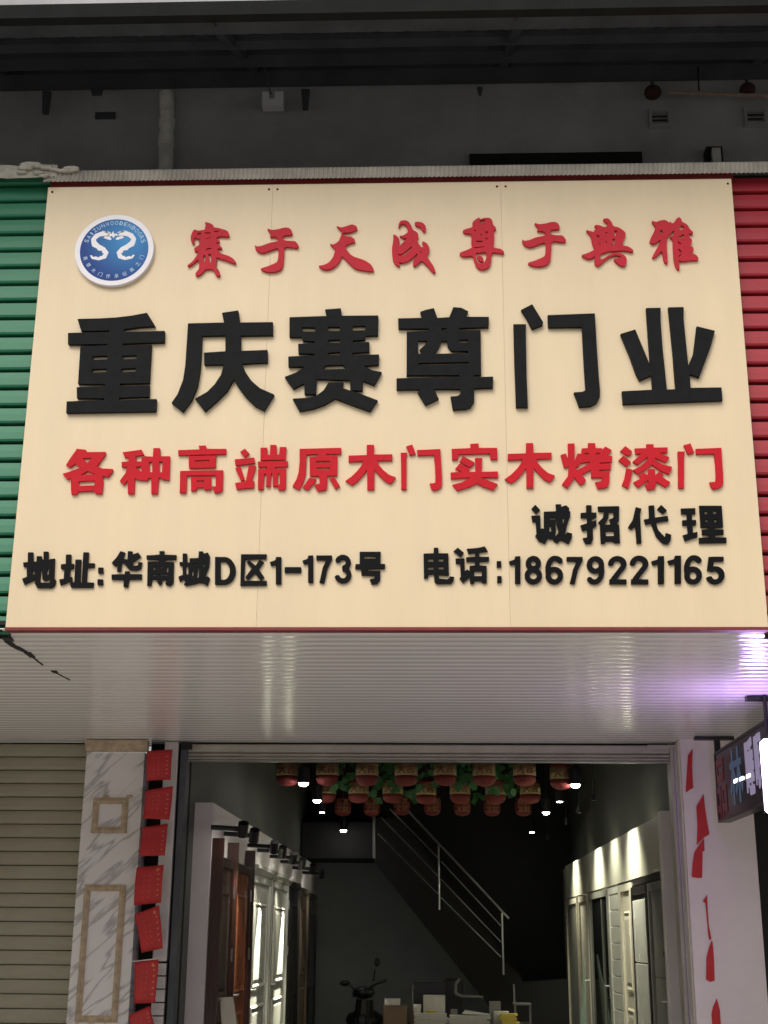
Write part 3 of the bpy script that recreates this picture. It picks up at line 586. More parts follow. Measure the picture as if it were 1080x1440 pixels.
BLK = [
 (745,705,a1,a1,[[(65,40),(122,100),(75,145),(20,85)],[(20,168),(122,163),(128,320),(155,315),(165,325),(165,120),(308,115),(303,35),(365,33),(368,62),(425,45),(462,78),(458,110),(475,120),(472,178),(460,205),(430,300),(415,385),(440,360),(495,375),(490,430),(455,495),(360,450),(320,490),(270,450),(300,432),(250,440),(215,430),(175,495),(130,470),(105,465),(65,400),(80,380),(70,240),(30,235)],[(228,190),(300,188),(316,290),(336,352),(322,385),(296,408),(306,350),(300,212),(228,210)],[(228,280),(250,290),(250,350),(230,355)],[(378,195),(408,195),(390,260)]]),
 (745,705,a1,a1,[[(660,45),(722,45),(722,130),(780,130),(778,185),(725,205),(725,235),(778,220),(780,285),(735,310),(740,440),(720,490),(650,495),(620,430),(670,420),(672,330),(615,345),(592,280),(670,255),(668,190),(595,190),(595,135),(660,130)],[(795,60),(1045,55),(1042,230),(1020,265),(1045,275),(1055,485),(990,485),(980,465),(890,465),(880,490),(830,490),(820,265),(800,245),(855,190),(870,120),(800,115)],[(925,125),(980,125),(978,190),(930,210),(945,270),(875,275),(920,190)],[(885,350),(985,345),(985,405),(890,405)]]),
 (880,705,a2,a2,[[(105,60),(165,75),(150,130),(165,435),(115,440),(100,260),(55,295),(25,270),(75,190)],[(370,35),(432,95),(390,130),(330,80)],[(240,45),(298,40),(305,170),(440,150),(448,200),(315,220),(340,300),(410,375),(420,330),(478,350),(470,410),(440,450),(390,440),(320,370),(265,230),(205,240),(192,190),(245,180)]]),
 (880,705,a2,a2,[[(578,75),(730,70),(728,130),(692,130),(695,195),(738,195),(735,245),(700,250),(705,330),(750,318),(752,370),(620,415),(598,355),(650,340),(645,250),(595,248),(592,198),(640,195),(640,130),(580,130)],[(770,45),(1005,45),(1020,270),(930,275),(930,292),(1025,295),(1025,345),(935,352),(938,375),(1055,378),(1055,432),(768,437),(768,382),(870,375),(870,352),(800,348),(798,298),(868,292),(868,275),(785,270)],[(825,102),(860,102),(857,133),(828,134)],[(915,100),(950,100),(950,130),(918,131)],[(833,190),(864,190),(864,217),(838,215)],[(922,188),(957,188),(957,217),(925,217)]]),
 (28,770,a3,a3,[[(110,65),(180,65),(182,190),(228,195),(232,118),(298,118),(300,150),(325,170),(325,55),(390,55),(390,165),(480,150),(470,425),(495,450),(480,520),(440,555),(240,555),(205,500),(210,440),(60,510),(28,430),(95,400),(95,270),(48,262),(45,205),(108,200)],[(170,315),(207,345),(205,367),(163,367)],[(285,310),(305,320),(310,440),(345,458),(395,440),(432,450),(400,487),(275,482)],[(378,288),(404,288),(397,372),(370,377)]]),
 (28,770,a3,a3,[[(635,95),(705,95),(705,225),(745,225),(740,285),(695,295),(685,400),(720,405),(722,480),(750,480),(765,165),(845,165),(832,480),(852,480),(875,65),(950,65),(940,215),(1030,215),(1025,270),(930,280),(920,480),(1018,482),(1010,550),(705,550),(690,490),(690,465),(560,520),(540,440),(605,430),(612,300),(565,290),(565,230),(632,225)]]),
 (152,770,a4,a4,[[(125,35),(172,50),(150,110),(195,120),(200,35),(245,38),(245,70),(305,50),(332,90),(250,150),(250,185),(300,180),(305,145),(345,150),(330,215),(290,230),(215,225),(190,195),(160,160),(140,150),(130,240),(90,240),(95,170),(68,190),(35,155),(85,100)],[(170,240),(215,240),(218,268),(340,268),(338,320),(212,322),(200,400),(155,395),(158,325),(35,322),(35,272),(168,268)]]),
 (152,770,a4,a4,[[(520,35),(568,35),(570,72),(692,75),(688,120),(570,125),(570,142),(665,147),(660,360),(620,390),(580,370),(590,320),(545,330),(545,365),(520,380),(495,350),(500,325),(445,320),(435,385),(395,385),(400,142),(515,140),(515,122),(390,118),(388,78),(520,72)],[(450,193),(482,200),(472,227),(455,222)],[(518,188),(547,188),(535,217)],[(593,193),(612,193),(607,252),(590,242)],[(450,266),(500,275),(600,266),(598,283),(455,286)]]),
 (152,770,a4,a4,[[(755,60),(798,60),(800,150),(825,150),(825,108),(915,105),(918,38),(960,38),(965,60),(1010,50),(1028,85),(1028,140),(1020,200),(990,270),(985,300),(1010,290),(1030,310),(1005,385),(960,360),(920,355),(870,370),(790,385),(765,370),(785,350),(760,320),(725,345),(710,295),(755,275),(755,190),(725,180),(722,148),(755,145)],[(788,190),(813,185),(811,272),(788,267)],[(870,158),(912,160),(910,172),(870,172)],[(848,228),(864,235),(864,282),(848,287)],[(910,198),(920,210),(917,302),(898,312)],[(956,163),(978,163),(968,208)]]),
 (592,765,a5,a5,[[(195,55),(262,55),(268,140),(415,140),(425,475),(350,472),(270,465),(275,525),(400,535),(425,520),(440,490),(505,500),(490,560),(460,600),(240,605),(205,570),(195,455),(120,460),(105,515),(45,520),(38,145),(192,140)],[(105,226),(190,223),(185,267),(110,267)],[(265,223),(345,223),(340,264),(270,264)],[(110,348),(192,346),(190,387),(110,387)],[(268,348),(348,343),(345,384),(270,387)]]),
 (592,765,a5,a5,[[(560,55),(650,130),(605,195),(495,110)],[(525,220),(660,215),(665,410),(710,385),(735,410),(740,330),(820,325),(815,265),(690,265),(685,200),(820,192),(820,130),(720,145),(695,72),(850,60),(970,35),(1015,110),(885,125),(888,192),(1035,195),(1030,262),(890,268),(890,325),(998,330),(1000,590),(940,595),(915,560),(820,560),(805,600),(750,600),(740,500),(640,590),(585,520),(605,500),(595,300),(530,295)],[(808,413),(927,410),(922,487),(808,487)]]),
 (335,770,a6,a6,[[(20,48),(205,48),(203,80),(50,85),(42,240),(205,240),(205,272),(15,275)],[(78,90),(125,130),(155,88),(185,105),(148,155),(188,215),(160,235),(120,185),(68,236),(52,213),(98,150),(62,108)]]),
 (335,770,a6,a6,[[(878,30),(1030,30),(1028,118),(1062,118),(1060,152),(940,155),(935,168),(1028,168),(1025,235),(1005,262),(965,265),(950,230),(985,222),(985,202),(892,200),(888,155),(845,152),(848,120),(878,118)],[(912,63),(995,63),(992,80),(912,80)]]),
]
for grp, mm, dp in ((RED, 'red_letter', .014), (BLK, 'black_gloss', .0125)):
    for ox, oy, sx, sy, g in grp:
        slab('character', [[(ox + x * sx, oy + y * sy) for x, y in l] for l in g], D - dp - .0005, dp, M[mm], sign)
for ch, x0, y0, x1, y1 in (('D',302.2,783.1,331.5,822),('1',379.4,783.1,395.5,821.5),('-',400.2,797.4,423.5,805.2),('1',425.3,781,440.4,819.4),('7',444.8,781,466.8,820.2),('3',470.7,780,494.3,820),
        ('1',715.9,782.1,731.8,820.6),('8',737.9,781.5,762.3,821.2),('6',767,781.5,791.9,821.2),('7',796.9,783,819.4,821.3),('9',825.1,781.9,850.1,821.3),('2',855.2,781.7,881.2,821.3),('2',885.8,781.2,911.9,821.3),('1',916.1,781.9,933.9,821),('1',939,781.2,957.8,820.6),('6',962.2,780.7,987.2,821.3),('5',993.4,782.8,1019.1,821.3)):
    letter(ch, x0, y0, x1, y1, D - .013, .0125, M['black_gloss'], sign, N=110, name='numeral' if ch not in 'D-' else 'character')
for pts in (((138,798,145,806),(137,814.5,144.6,822.5)), ((698.6,789,704.8,797.4),(699.2,810,705.4,819.2))):
    for a,b,c,d in pts: slab('dot', [[(a,b),(c,b),(c,d),(a,d)]], D - .013, .0125, M['black_gloss'], sign)
# ---- logo
cx, cz = (-1.888 - 1.467) / 2, (5.261 + 4.839) / 2; rad = .2105
lg = obj('emblem', lathe(B(), (cx, D - .001, cz), [(rad, 0), (rad, -.021), (rad - .002, -.023)], 96, 'Y'), M['logow'], sign)
dk = obj('disc', lathe(B(), (cx, D - .0235, cz), [(rad * .865, 0), (rad * .865, -.0015)], 96, 'Y'), M['logoblue'], lg)
def flat_poly(name, polys, y, m, parent, depth=.0006):
    V, Fc = fill_loops(polys, depth); bm = B(); vs = [bm.verts.new((a, y - c, b)) for a, b, c in V]
    for f in Fc:
        try: bm.faces.new([vs[i] for i in f])
        except ValueError: pass
    bmesh.ops.recalc_face_normals(bm, faces=bm.faces[:]); return obj(name, bm, m, parent)
def logo_text(chars, r, a0, a1, size, inward):
    polys = []
    for i, ch in enumerate(chars):
        if ch == ' ': continue
        a = R(a0 + (a1 - a0) * i / (len(chars) - 1)); c, s = math.cos(a), math.sin(a)
        for l in glyph(ch, .012, 70):
            P = []
            for u, v in l:
                wx = size * (.75 if not inward else .9) * (.35 if ch == 'I' else 1); x, y = (u - .5) * wx, (v - .5) * size
                # local up is outward (top text) or inward (bottom text)
                up = (c, s) if not inward else (-c, -s); ri = (up[1], -up[0])
                P.append((cx + c * r + ri[0] * x + up[0] * y, cz + s * r + ri[1] * x + up[1] * y))
            polys.append(P)
    return polys
pt = logo_text('SAIZUNWOODENDOORS', rad * .76, 160, 18, .023, False) + logo_text('赛尊木门传承经典之门', rad * .745, 198, 343, .024, True)
flat_poly('lettering', pt, D - .0256, M['logop'], lg)
# the pair of dragons as S-shaped strokes with spiny outline
def dragon(mirror):
    pts = [(-.02,.075),(-.035,.085),(-.075,.078),(-.10,.055),(-.098,.03),(-.075,.008),(-.045,-.008),(-.028,-.03),(-.035,-.055),(-.065,-.066),(-.10,-.06),(-.112,-.045)]
    wid = [.006,.022,.020,.020,.024,.022,.020,.020,.017,.014,.010,.004]
    Lf, Rt = [], []
    n = len(pts)
    for i in range(n):
        a, b = pts[max(0, i - 1)], pts[min(n - 1, i + 1)]; t = Vector((b[0] - a[0], b[1] - a[1], 0)).normalized(); nn = (-t.y, t.x); h = wid[i] / 2 * 1.2
        Lf.append((pts[i][0] + nn[0] * h, pts[i][1] + nn[1] * h)); Rt.append((pts[i][0] - nn[0] * h, pts[i][1] - nn[1] * h))
        if i < n - 1:
            m = ((pts[i][0] + pts[i + 1][0]) / 2, (pts[i][1] + pts[i + 1][1]) / 2); hh = h * 1.5
            Rt.append((m[0] - nn[0] * hh, m[1] - nn[1] * hh))
    P = Lf + Rt[::-1]; out = [P, [(-.04,.07),(-.012,.062),(-.005,.05),(-.014,.045),(-.05,.058)], [(-.055,.096),(-.03,.098),(-.01,.09),(-.03,.087)]]
    return [[(cx - .012 + (-x if mirror else x) + (.01 if mirror else 0), cz + .012 + z) for x, z in p] for p in out]
for mi in (False, True): flat_poly('dragon', dragon(mi), D - .0262 if not mi else D - .0262, M['logow'], lg)
flat_poly('flame', [[(cx - .012 + x, cz + .09 + z) for x, z in ((-.03,-.005),(-.018,.008),(-.008,.004),(0,.022),(.006,.004),(.02,.006),(.028,-.008),(.012,-.006),(.004,-.022),(-.006,-.008),(-.02,-.014))]], D - .0262, M['logow'], lg)

# ================================================================== ENTRANCE LEVEL
# left neighbour's closed roller shutter
sh = thing('roller_shutter', 'closed beige slatted roller shutter left of the marble pillar', 'shutter', (-2.65, S, 0))
pr = [(.0, .0), (-.010, .004), (-.016, .03), (-.016, .07), (-.008, .092), (0, .0965), (.006, .0965), (.006, 0)]
first = None
for k in range(30):
    z = ZB - .012 - .1 * (k + 1) + .0
    if first is None: bm = B(); prism(bm, [(-6, S + y, z + h) for y, h in pr], (3.38, 0, 0)); first = obj('slat', bm, M['shutter'], sh)
    else: o = first.copy(); C.objects.link(o); o.parent = sh; o.location = Vector(first.location) + Vector((0, random.uniform(-.002, .002), -.1 * k))
obj('backing', bx((-6, S + .03, .13), (-2.62, S + .05, ZB)), M['dark'], sh)

# marble pillar
PX0, PX1, PY = -2.618, -2.176, 10.0
pl = thing('marble_pillar', 'white marble-effect pillar with gold mouldings left of the entrance', 'pillar', (PX0, PY, .12))
obj('shaft', bx((PX0, PY, .12), (PX1, S + .3, ZB - .09)), M['marble'], pl)
bm = B(); prism(bm, [(PX0 - .005, PY + .02, ZB - .085), (PX0 - .005, PY - .012, ZB - .085), (PX0 - .005, PY - .03, ZB - .05), (PX0 - .005, PY - .055, ZB - .03), (PX0 - .005, PY - .055, ZB - .002), (PX0 - .005, PY + .02, ZB - .002)], (PX1 - PX0 + .03, 0, 0))
obj('capital', bm, M['gold'], pl)
def goldframe(p0, p1, wd=.045):
    a, b = at(*p0, Y=PY), at(*p1, Y=PY); x0, z1, x1, z0 = a.x, a.z, b.x, b.z; bm = B()
    def bar(lo, hi): box(bm, (lo[0], PY - .012, lo[1]), (hi[0], PY - .0005, hi[1]))
    o = [(x0, z0), (x1, z0), (x1, z1), (x0, z1)]; i = [(x0 + wd, z0 + wd), (x1 - wd, z0 + wd), (x1 - wd, z1 - wd), (x0 + wd, z1 - wd)]
    m_ = [((p[0] + q[0]) / 2, (p[1] + q[1]) / 2) for p, q in zip(o, i)]
    V = [[bm.verts.new((p[0], y, p[1])) for p in ring] for ring, y in ((o, PY - .0005), (o, PY - .010), (m_, PY - .020), (i, PY - .008), (i, PY - .0005))]
    for r0, r1 in zip(V, V[1:]):
        for k in range(4): bm.faces.new((r0[k], r0[(k + 1) % 4], r1[(k + 1) % 4], r1[k]))
    bmesh.ops.recalc_face_normals(bm, faces=bm.faces[:]); obj('moulding', bm, M['gold'], pl)
    return x0, x1, z0, z1
x0, x1, z0, z1 = goldframe((132, 1122), (178, 1172))
bm = B(); 
for tx in (.35, 1.02): sphere(bm, (x0 + (x1 - x0) * tx, PY - .01, z1 + .01), .016, 1.6, .6, .7)
obj('ornament', bm, M['gold'], pl, True)
goldframe((119.5, 1244), (165, 1438))

# dark recess, white pipe, door frame
obj('recess', bx((PX1, S + .12, .12), (-1.86, S + .16, ZB + .03)), M['dark'], bld)
wp = thing('wall_pipe', 'white boxed pipe beside the marble pillar behind the red flyers', 'pipe', (-2.0, S, .12))
a = at(232, 1043, Y=S - .05); b = at(251, 1043, Y=S - .05); zb = at(228, 1352, Y=S - .05).z
obj('pipe', bx((a.x, S - .05, zb), (b.x, S + .02, ZB)), M['pvc'], wp, bevel=.006)
bm = B(); z = zb - .01
for k in range(12): box(bm, (a.x + .01, S - .04, z - .085), (b.x - .002, S + .01, z - .004)); z -= .09
obj('ribbed_section', bm, M['pvc'], wp)
GX0, GX1 = -1.889, 1.800
gd = thing('shutter_frame', 'dark metal guide rails and rolled up grey shutter over the shop entrance', 'shutter', (0, S, .12))
obj('guide_rail', bx((GX0 - .025, S - .04, .12), (GX0 + .022, S + .12, ZB - .005)), M['steel'], gd)
obj('guide_rail', bx((GX1 - .03, S - .03, .12), (GX1 - .004, S + .12, ZB - .03)), M['shutter2'], gd)
o = obj('guide_lip', bx((GX1 - .002, S - .05, .12), (GX1 + .028, S + .02, ZB - .03)), M['purple'], gd)
for (h0, h1, y, nm, mm) in ((ZB - .075, ZB - .012, 0, 'slat', 'shutter2'), (ZB - .103, ZB - .079, .004, 'slat', 'shutter2'), (ZB - .128, ZB - .107, -.004, 'slat', 'shutter2'), (ZB - .147, ZB - .131, -.012, 'bottom_bar', 'alum')):
    bm = B(); prism(bm, [(GX0 + .024, S + y, h0), (GX0 + .024, S + y - .012, h0 + .006), (GX0 + .024, S + y - .012, h1 - .008), (GX0 + .024, S + y, h1), (GX0 + .024, S + y + .02, h1), (GX0 + .024, S + y + .02, h0)], (GX1 - GX0 - .056, 0, 0)); obj(nm, bm, M[mm], gd)
obj('hood', bx((GX0 + .024, S + .03, ZB - .10), (GX1 - .034, S + .25, ZB + .3)), M['black_wall'], gd)
obj('bracket', bx((GX0 - .02, S - .055, ZB - .06), (GX0 + .06, S - .042, ZB - .012)), M['dark'], gd)
obj('bracket', bx((GX1 - .20, S - .055, ZB - .045), (GX1 + .03, S - .052, ZB - .016)), M['flashing'], gd)

# red flyers
FLY = [[(435,125),(558,117),(548,262),(430,268)],[(430,318),(560,292),(540,455),(418,450)],[(412,492),(532,472),(520,628),(402,632)],[(385,685),(515,672),(502,855),(370,868)],[(375,910),(497,868),(512,1075),(405,1098)],[(370,1143),(492,1128),(478,1338),(372,1343)],[(345,1400),(450,1352),(480,1480),(372,1540)]]
FL = ['topmost red flyer beside the marble pillar, square under the ceiling', 'second red flyer from the top, tilted up at its right corner', 'third red flyer from the top, level with the small gold frame base', 'red flyer level with the top of the tall gold frame, overlapping the next', 'red flyer leaning to the left with a white round mark at its top', 'red flyer with a pale line along its top, just above the lowest', 'lowest red flyer, tilted and cut by the picture edge']
for k, (q, lab) in enumerate(zip(FLY, FL)):
    yb = 9.93 - (.02 if k % 2 else 0); P = [at(80 + x / 3.43, 1020 + y / 3.43, Y=yb) for x, y in q]
    t = thing('red_flyer', lab, 'flyer', P[3], 'red flyers hanging beside the pillar')
    n = 8
    def fp(u, v, off=0):
        p = P[0] * (1 - u) * (1 - v) + P[1] * u * (1 - v) + P[2] * u * v + P[3] * (1 - u) * v
        return p + Vector((0, -.018 * math.sin(u * 3.1 + k) - .012 * math.sin(v * 4 + k * 2) - off, 0))
    bm = B(); rws = [[fp(i / n, j / n) for i in range(n + 1)] for j in range(n + 1)]; sheet(bm, rws)
    o = obj('paper', bm, M['flyer'], t, True); md = o.modifiers.new('thickness', 'SOLIDIFY'); md.thickness = .0012
    bm = B()
    for j in range(5):
        v = .22 + j * .14
        for (u, w_, h_) in ((.80, .05, .035), (.84, .04, .02), (.50, .012, .06), (.30, .01, .05)):
            vs = [bm.verts.new(fp(u + a_ * w_ + random.uniform(0, .01), v + b_ * h_, .002)) for a_, b_ in ((0, 0), (1, 0), (1, 1), (0, 1))]; bm.faces.new(vs)
    obj('printing', bm, M['print'], t)
    if k in (3, 4, 5):
        bm = B(); c = fp(.80, .12, .002); vs = [bm.verts.new(c + Vector((.013 * math.cos(a_), 0, .013 * math.sin(a_)))) for a_ in np.linspace(0, 2 * math.pi, 14, endpoint=False)]; bm.faces.new(vs[::-1]); obj('round_mark', bm, M['print'], t)
    if k == 5:
        a_, b_ = fp(0, 0, .004) + Vector((-.02, 0, .004)), fp(1, 0, .004) + Vector((0, 0, .004)); obj('strip', tube(B(), a_, b_, .004, 6), M['pvc'], t)

# right pillar
RX0, RX1, RY_ = at(956, 1042, Y=9.9).x, at(1052, 1042, Y=9.9).x, 9.9
rp = thing('white_pillar', 'white painted pillar with torn red paper right of the entrance', 'pillar', (RX0, RY_, .12))
obj('shaft', bx((RX0, RY_, .12), (RX1, S + .3, ZB + .02)), M['white_wall'], rp)
obj('reveal', bx((RX0 - .012, RY_ + .035, .12), (RX0 - .0005, S + .12, ZB - .005)), M['dcream'], rp)
TORN = [(840,1030,6.75,[(905,155),(860,215),(838,570),(910,525),(900,330)],'narrow torn red strip highest on the white pillar'),
 (840,1030,6.75,[(1010,580),(940,705),(950,880),(945,1070),(1010,1000),(1065,965),(1040,830),(1020,690)],'broad torn red paper left of the hanging display sign'),
 (840,1030,6.75,[(990,1032),(920,1140),(905,1240),(895,1370),(950,1382),(995,1380),(1000,1130),(1018,1125),(1014,1005)],'torn red paper with a straight bottom edge, third down the white pillar'),
 (860,1200,4.909,[(660,285),(630,330),(648,345),(660,470),(668,560),(675,600),(690,590),(672,500),(664,400)],'thin dangling sliver of red paper halfway down the white pillar'),
 (860,1200,4.909,[(690,604),(672,650),(655,720),(652,870),(680,888),(712,880),(708,740),(703,660),(697,606)],'narrow rounded red paper scrap hanging below the thin sliver'),
 (860,1200,4.909,[(727,1000),(700,1060),(690,1110),(695,1178),(700,1300),(765,1300),(755,1178),(748,1080)],'lowest torn red paper on the white pillar at the picture bottom')]
for k, (ox, oy, s, g, lab) in enumerate(TORN):
    o = slab('torn_paper', [[(ox + x / s, oy + y / s) for x, y in g]], RY_ - .008, .003, M['torn'], None); tag(o, lab, 'paper', 'torn red papers on the white pillar')
obj('dark_wall', bx((RX1 + .005, RY_ + .25, .12), (6, S + .3, ZB)), M['dark'], bld)

# LED display sign hanging from the soffit
lx = 2.02
led = thing('display_sign', 'dark hanging LED display sign with dim characters right of the entrance', 'sign', (lx, 8.9, 2.4))
LY0, LY1, LZ0, LZ1 = 7.7, 9.68, 2.395, 2.877
obj('case', bx((lx, LY0, LZ0), (lx + .07, LY1, LZ1)), M['ledface'], led)
bm = B()
for (y0, y1, z0, z1) in ((LY0, LY1, LZ1 - .014, LZ1 + .004), (LY0, LY1, LZ0 - .004, LZ0 + .014), (LY1 - .012, LY1 + .004, LZ0, LZ1)): box(bm, (lx - .006, y0, z0), (lx + .076, y1, z1))
obj('frame', bm, M['blackm'], led)
for yy in (9.72, 8.05):
    bm = B(); box(bm, (lx - .13, yy - .03, ZB - .025), (lx + .15, yy + .03, ZB - .001)); box(bm, (lx + .01, yy - .02, LZ1 - .3 if yy > 9 else LZ1), (lx + .05, yy + .02, ZB - .025)); obj('bracket', bm, M['blackm'], led)
def led_text(ch, px0, px1, pt0, pb0, m, bold=.03):
    ya, yb = at(px0, (pt0 + pb0) / 2, X=lx).y, at(px1, (pt0 + pb0) / 2, X=lx).y
    za, zb = at(px0, pb0, X=lx).z, at(px0, pt0, X=lx).z; polys = glyph(ch, bold, 80)
    V, Fc = fill_loops([[(ya + (yb - ya) * u, za + (zb - za) * v) for u, v in l] for l in polys], .0012)
    bm = B(); vs = [bm.verts.new((lx - .002 + z, a, b)) for a, b, z in V]
    for f in Fc:
        try: bm.faces.new([vs[i] for i in f])
        except ValueError: pass
    bmesh.ops.recalc_face_normals(bm, faces=bm.faces[:]); obj('character', bm, m, led)
led_text('品', 1007, 1022, 1070, 1150, M['ledred']); led_text('林', 1027, 1045, 1055, 1135, M['ledblue'])
led_text('睡', 1049, 1061, 1040, 1122, M['ledwhite'], .05); led_text('眠', 1062, 1073, 1033, 1112, M['ledwhite'], .05)
bm = B()
for px, py in ((1034, 1098), (1042, 1095), (1052, 1091)):
    c = at(px, py, X=lx - .006); box(bm, (c.x, c.y - .05, c.z - .010), (c.x + .004, c.y + .05, c.z + .010))
obj('lit_segment', bm, M['ledlit'], led)
# bright purple-white light box nearer the street
c0 = at(1071, 1038, Y=7.9); c1 = at(1074, 1143, Y=7.9)
lt = thing('light_box', 'glowing violet-white light box at the right edge beside the display sign', 'light', (c0.x, 7.9, c1.z))
bm = bx((c0.x, 7.9, c1.z), (c0.x + .13, 7.98, c0.z)); obj('lit_face', bm, M['tube'], lt, bevel=.02)
obj('casing', bx((c0.x + .01, 7.981, c1.z + .01), (c0.x + .12, 8.03, c0.z - .01)), M['blackm'], lt)
obj('hanger', tube(B(), (c0.x + .06, 8.0, c0.z - .01), (c0.x + .06, 8.0, ZB), .012, 8), M['blackm'], lt)
ld = bpy.data.lights.new('light_box_glow', 'POINT'); ld.energy = 8.5; ld.color = (.58, .34, 1); ld.shadow_soft_size = .07
lo = bpy.data.objects.new('light_box_glow', ld); C.objects.link(lo); lo.parent = lt; lo.location = (-.02, -.10, .24)

# ================================================================== INTERIOR
LXW = -1.754
pn = thing('display_wall', 'white display partition along the left side of the shop holding door samples', 'partition', (LXW, 10.7, .125))
a = at(262, 1128, Y=10.7)
obj('panel', bx((-1.899, 10.7, .126), (LXW, 20.3, 2.612)), M['inner_white'], pn)
prn = thing('display_wall', 'pale display partition along the right side of the shop under spotlights', 'partition', (1.9, 10.8, .125))
obj('panel', bx((1.90, 10.95, .126), (2.049, 20.3, 2.574)), M['dcream'], prn)
obj('band', bx((1.85, 10.95, 2.135), (1.899, 19.4, 2.574)), M['band'], prn)
obj('post', bx((1.795, 10.8, .126), (1.90, 10.948, 2.574)), M['inner_white'], prn)

def light(kind, name, loc, energy, col, parent=None, size=.03, spot=None, tgt=None, blend=.6):
    l = bpy.data.lights.new(name, kind); l.energy = energy; l.color = col; l.shadow_soft_size = size
    if spot: l.spot_size = R(spot); l.spot_blend = blend
    o = bpy.data.objects.new(name, l); C.objects.link(o); o.location = Vector(loc)
    if tgt is not None: o.rotation_euler = (Vector(tgt) - Vector(loc)).to_track_quat('-Z', 'Y').to_euler()
    if parent is not None: o.parent = parent; o.location = Vector(loc) - wpos(parent)
    return o
# ---- door samples
def door(name, label, x, y0, y1, z1, m, side, panels=0, frame=None, handle=True, style='panel', z0=.13, thick=.05, hinges=0, fm=None):
    """door leaf standing in a YZ plane; side=+1 faces +X (left wall), -1 faces -X"""
    t = thing(name, label, 'door', (x, y0, z0), 'door samples on display')
    f = x + side * thick; fw_ = .07
    obj('leaf', bx((x, y0 + fw_, z0), (f, y1 - fw_, z1 - fw_)), m, t)
    fmm = fm or m
    for (ya, yb, za, zb) in ((y0, y0 + fw_ - .002, z0, z1), (y1 - fw_ + .002, y1, z0, z1), (y0 + fw_, y1 - fw_, z1 - fw_ + .002, z1)):
        obj('frame', bx((x, ya, za), (f + side * .02, yb, zb)), fmm, t)
    W_ = y1 - y0 - 2 * fw_
    if style == 'panel':
        for (za, zb) in ((z0 + .15, z0 + .85), (z0 + 1.0, z1 - .25)):
            ya, yb = y0 + fw_ + W_ * .16, y1 - fw_ - W_ * .16; bm = B(); r = []
            for ring, xx in (((ya, yb, za, zb), f), ((ya + .02, yb - .02, za + .02, zb - .02), f + side * .014), ((ya + .045, yb - .045, za + .045, zb - .045), f + side * .004), ((ya + .08, yb - .08, za + .08, zb - .08), f + side * .012)):
                r.append([bm.verts.new((xx, p, q)) for p, q in ((ring[0], ring[2]), (ring[1], ring[2]), (ring[1], ring[3]), (ring[0], ring[3]))])
            for p, q in zip(r, r[1:]):
                for k in range(4): bm.faces.new((p[k], p[(k + 1) % 4], q[(k + 1) % 4], q[k]))
            bm.faces.new(r[-1]); bmesh.ops.recalc_face_normals(bm, faces=bm.faces[:]); obj('panel', bm, m, t)
    if style == 'slats':
        n = 12; h = (z1 - fw_ - z0) / n
        for k in range(n): obj('board', bx((f, y0 + fw_ + .03, z0 + k * h + .006), (f + side * .016, y1 - fw_ - .03, z0 + (k + 1) * h - .006)), m, t, bevel=.004)
    if style == 'two':
        zs = (z1 - .12, z1 - .66, z1 - 1.22)
        for za, zb in ((zs[1] + .006, zs[0]), (zs[2], zs[1] - .006)): obj('panel', bx((f, y0 + fw_ + .02, za), (f + side * .02, y1 - fw_ - .02, zb)), M['dwhite'], t, bevel=.004)
    if handle:
        hy = y0 + fw_ + .07; bm = B(); box(bm, (f, hy - .02, 1.0), (f + side * .012, hy + .02, 1.22)); tube(bm, (f + side * .012, hy, 1.13), (f + side * .055, hy, 1.13), .009, 8); tube(bm, (f + side * .05, hy, 1.13), (f + side * .05, hy + .12, 1.13), .008, 8); obj('handle', bm, M['alum'], t)
    for k in range(hinges):
        z = (1.95, 1.45, .5)[k]; obj('hinge', bx((f + side * .0205, y1 - .05, z - .05), (f + side * .03, y1 - .02, z + .05)), M['chrome'], t)
    return t
x = LXW + .004
door('display_door', 'dark red-brown wooden door nearest the entrance on the left partition', x, 10.40 + .33, 11.55, 2.20, M['dred'], 1, hinges=3)
door('display_door', 'orange-brown lit wooden door second along the left partition', x, 11.60, 12.62, 2.20, M['dred2'], 1, hinges=3, fm=M['dred'])
for lab, yy, zz in (('dark wooden post end sticking up at the near edge of the first brown door', 10.76, 2.34), ('dark wooden post end sticking up between the two brown doors', 11.575, 2.36), ('dark wooden post end sticking up between brown and white doors', 12.66, 2.36)):
    tag(obj('door_post', bx((x, yy - .02, .13), (x + .09, yy + .02, zz)), M['dred']), lab, 'post', 'wooden posts between the doors')
# white doors with cornices
for k, (ya, yb) in enumerate(((12.70, 14.25), (14.32, 15.95))):
    t = door('display_door', ['white panelled door with moulded cornice next to the brown doors', 'glossy white panelled door with strong spotlight streak beyond the first white door'][k], x, ya, yb, 2.16, M['dwhite'], 1, hinges=3)
    bm = B(); prism(bm, [(x, ya - .0, 2.162), (x + .08, ya, 2.162), (x + .09, ya, 2.19), (x + .12, ya, 2.21), (x + .12, ya, 2.24), (x, ya, 2.24)], (0, yb - ya, 0)); obj('cornice', bm, M['dwhite'], t)
door('display_door', 'narrow black door beyond the white doors on the left', x, 16.05, 17.35, 2.23, M['dblack'], 1, handle=False)
door('display_door', 'worn walnut-grey door frame sample beyond the black door', x, 17.40, 18.5, 2.2, M['dwalnut'], 1, handle=False)
door('display_door', 'very dark door at the far end of the left partition', x, 18.55, 19.9, 2.17, M['dblack'], 1, handle=False)
for k, yy in enumerate((13.95, 16.5)): pass
# leaning white board near the entrance on the left
bm = B(); p0, p1, p2, p3 = at(309, 1403, Y=10.9), at(327, 1402, Y=10.9), at(337, 1470, Y=10.75), at(314, 1470, Y=10.75)
prism(bm, [p0, p1, p2, p3], (.0, .05, .0)); tag(obj('leaning_board', bm, M['dcream']), 'short white board leaning in front of the brown doors', 'board')
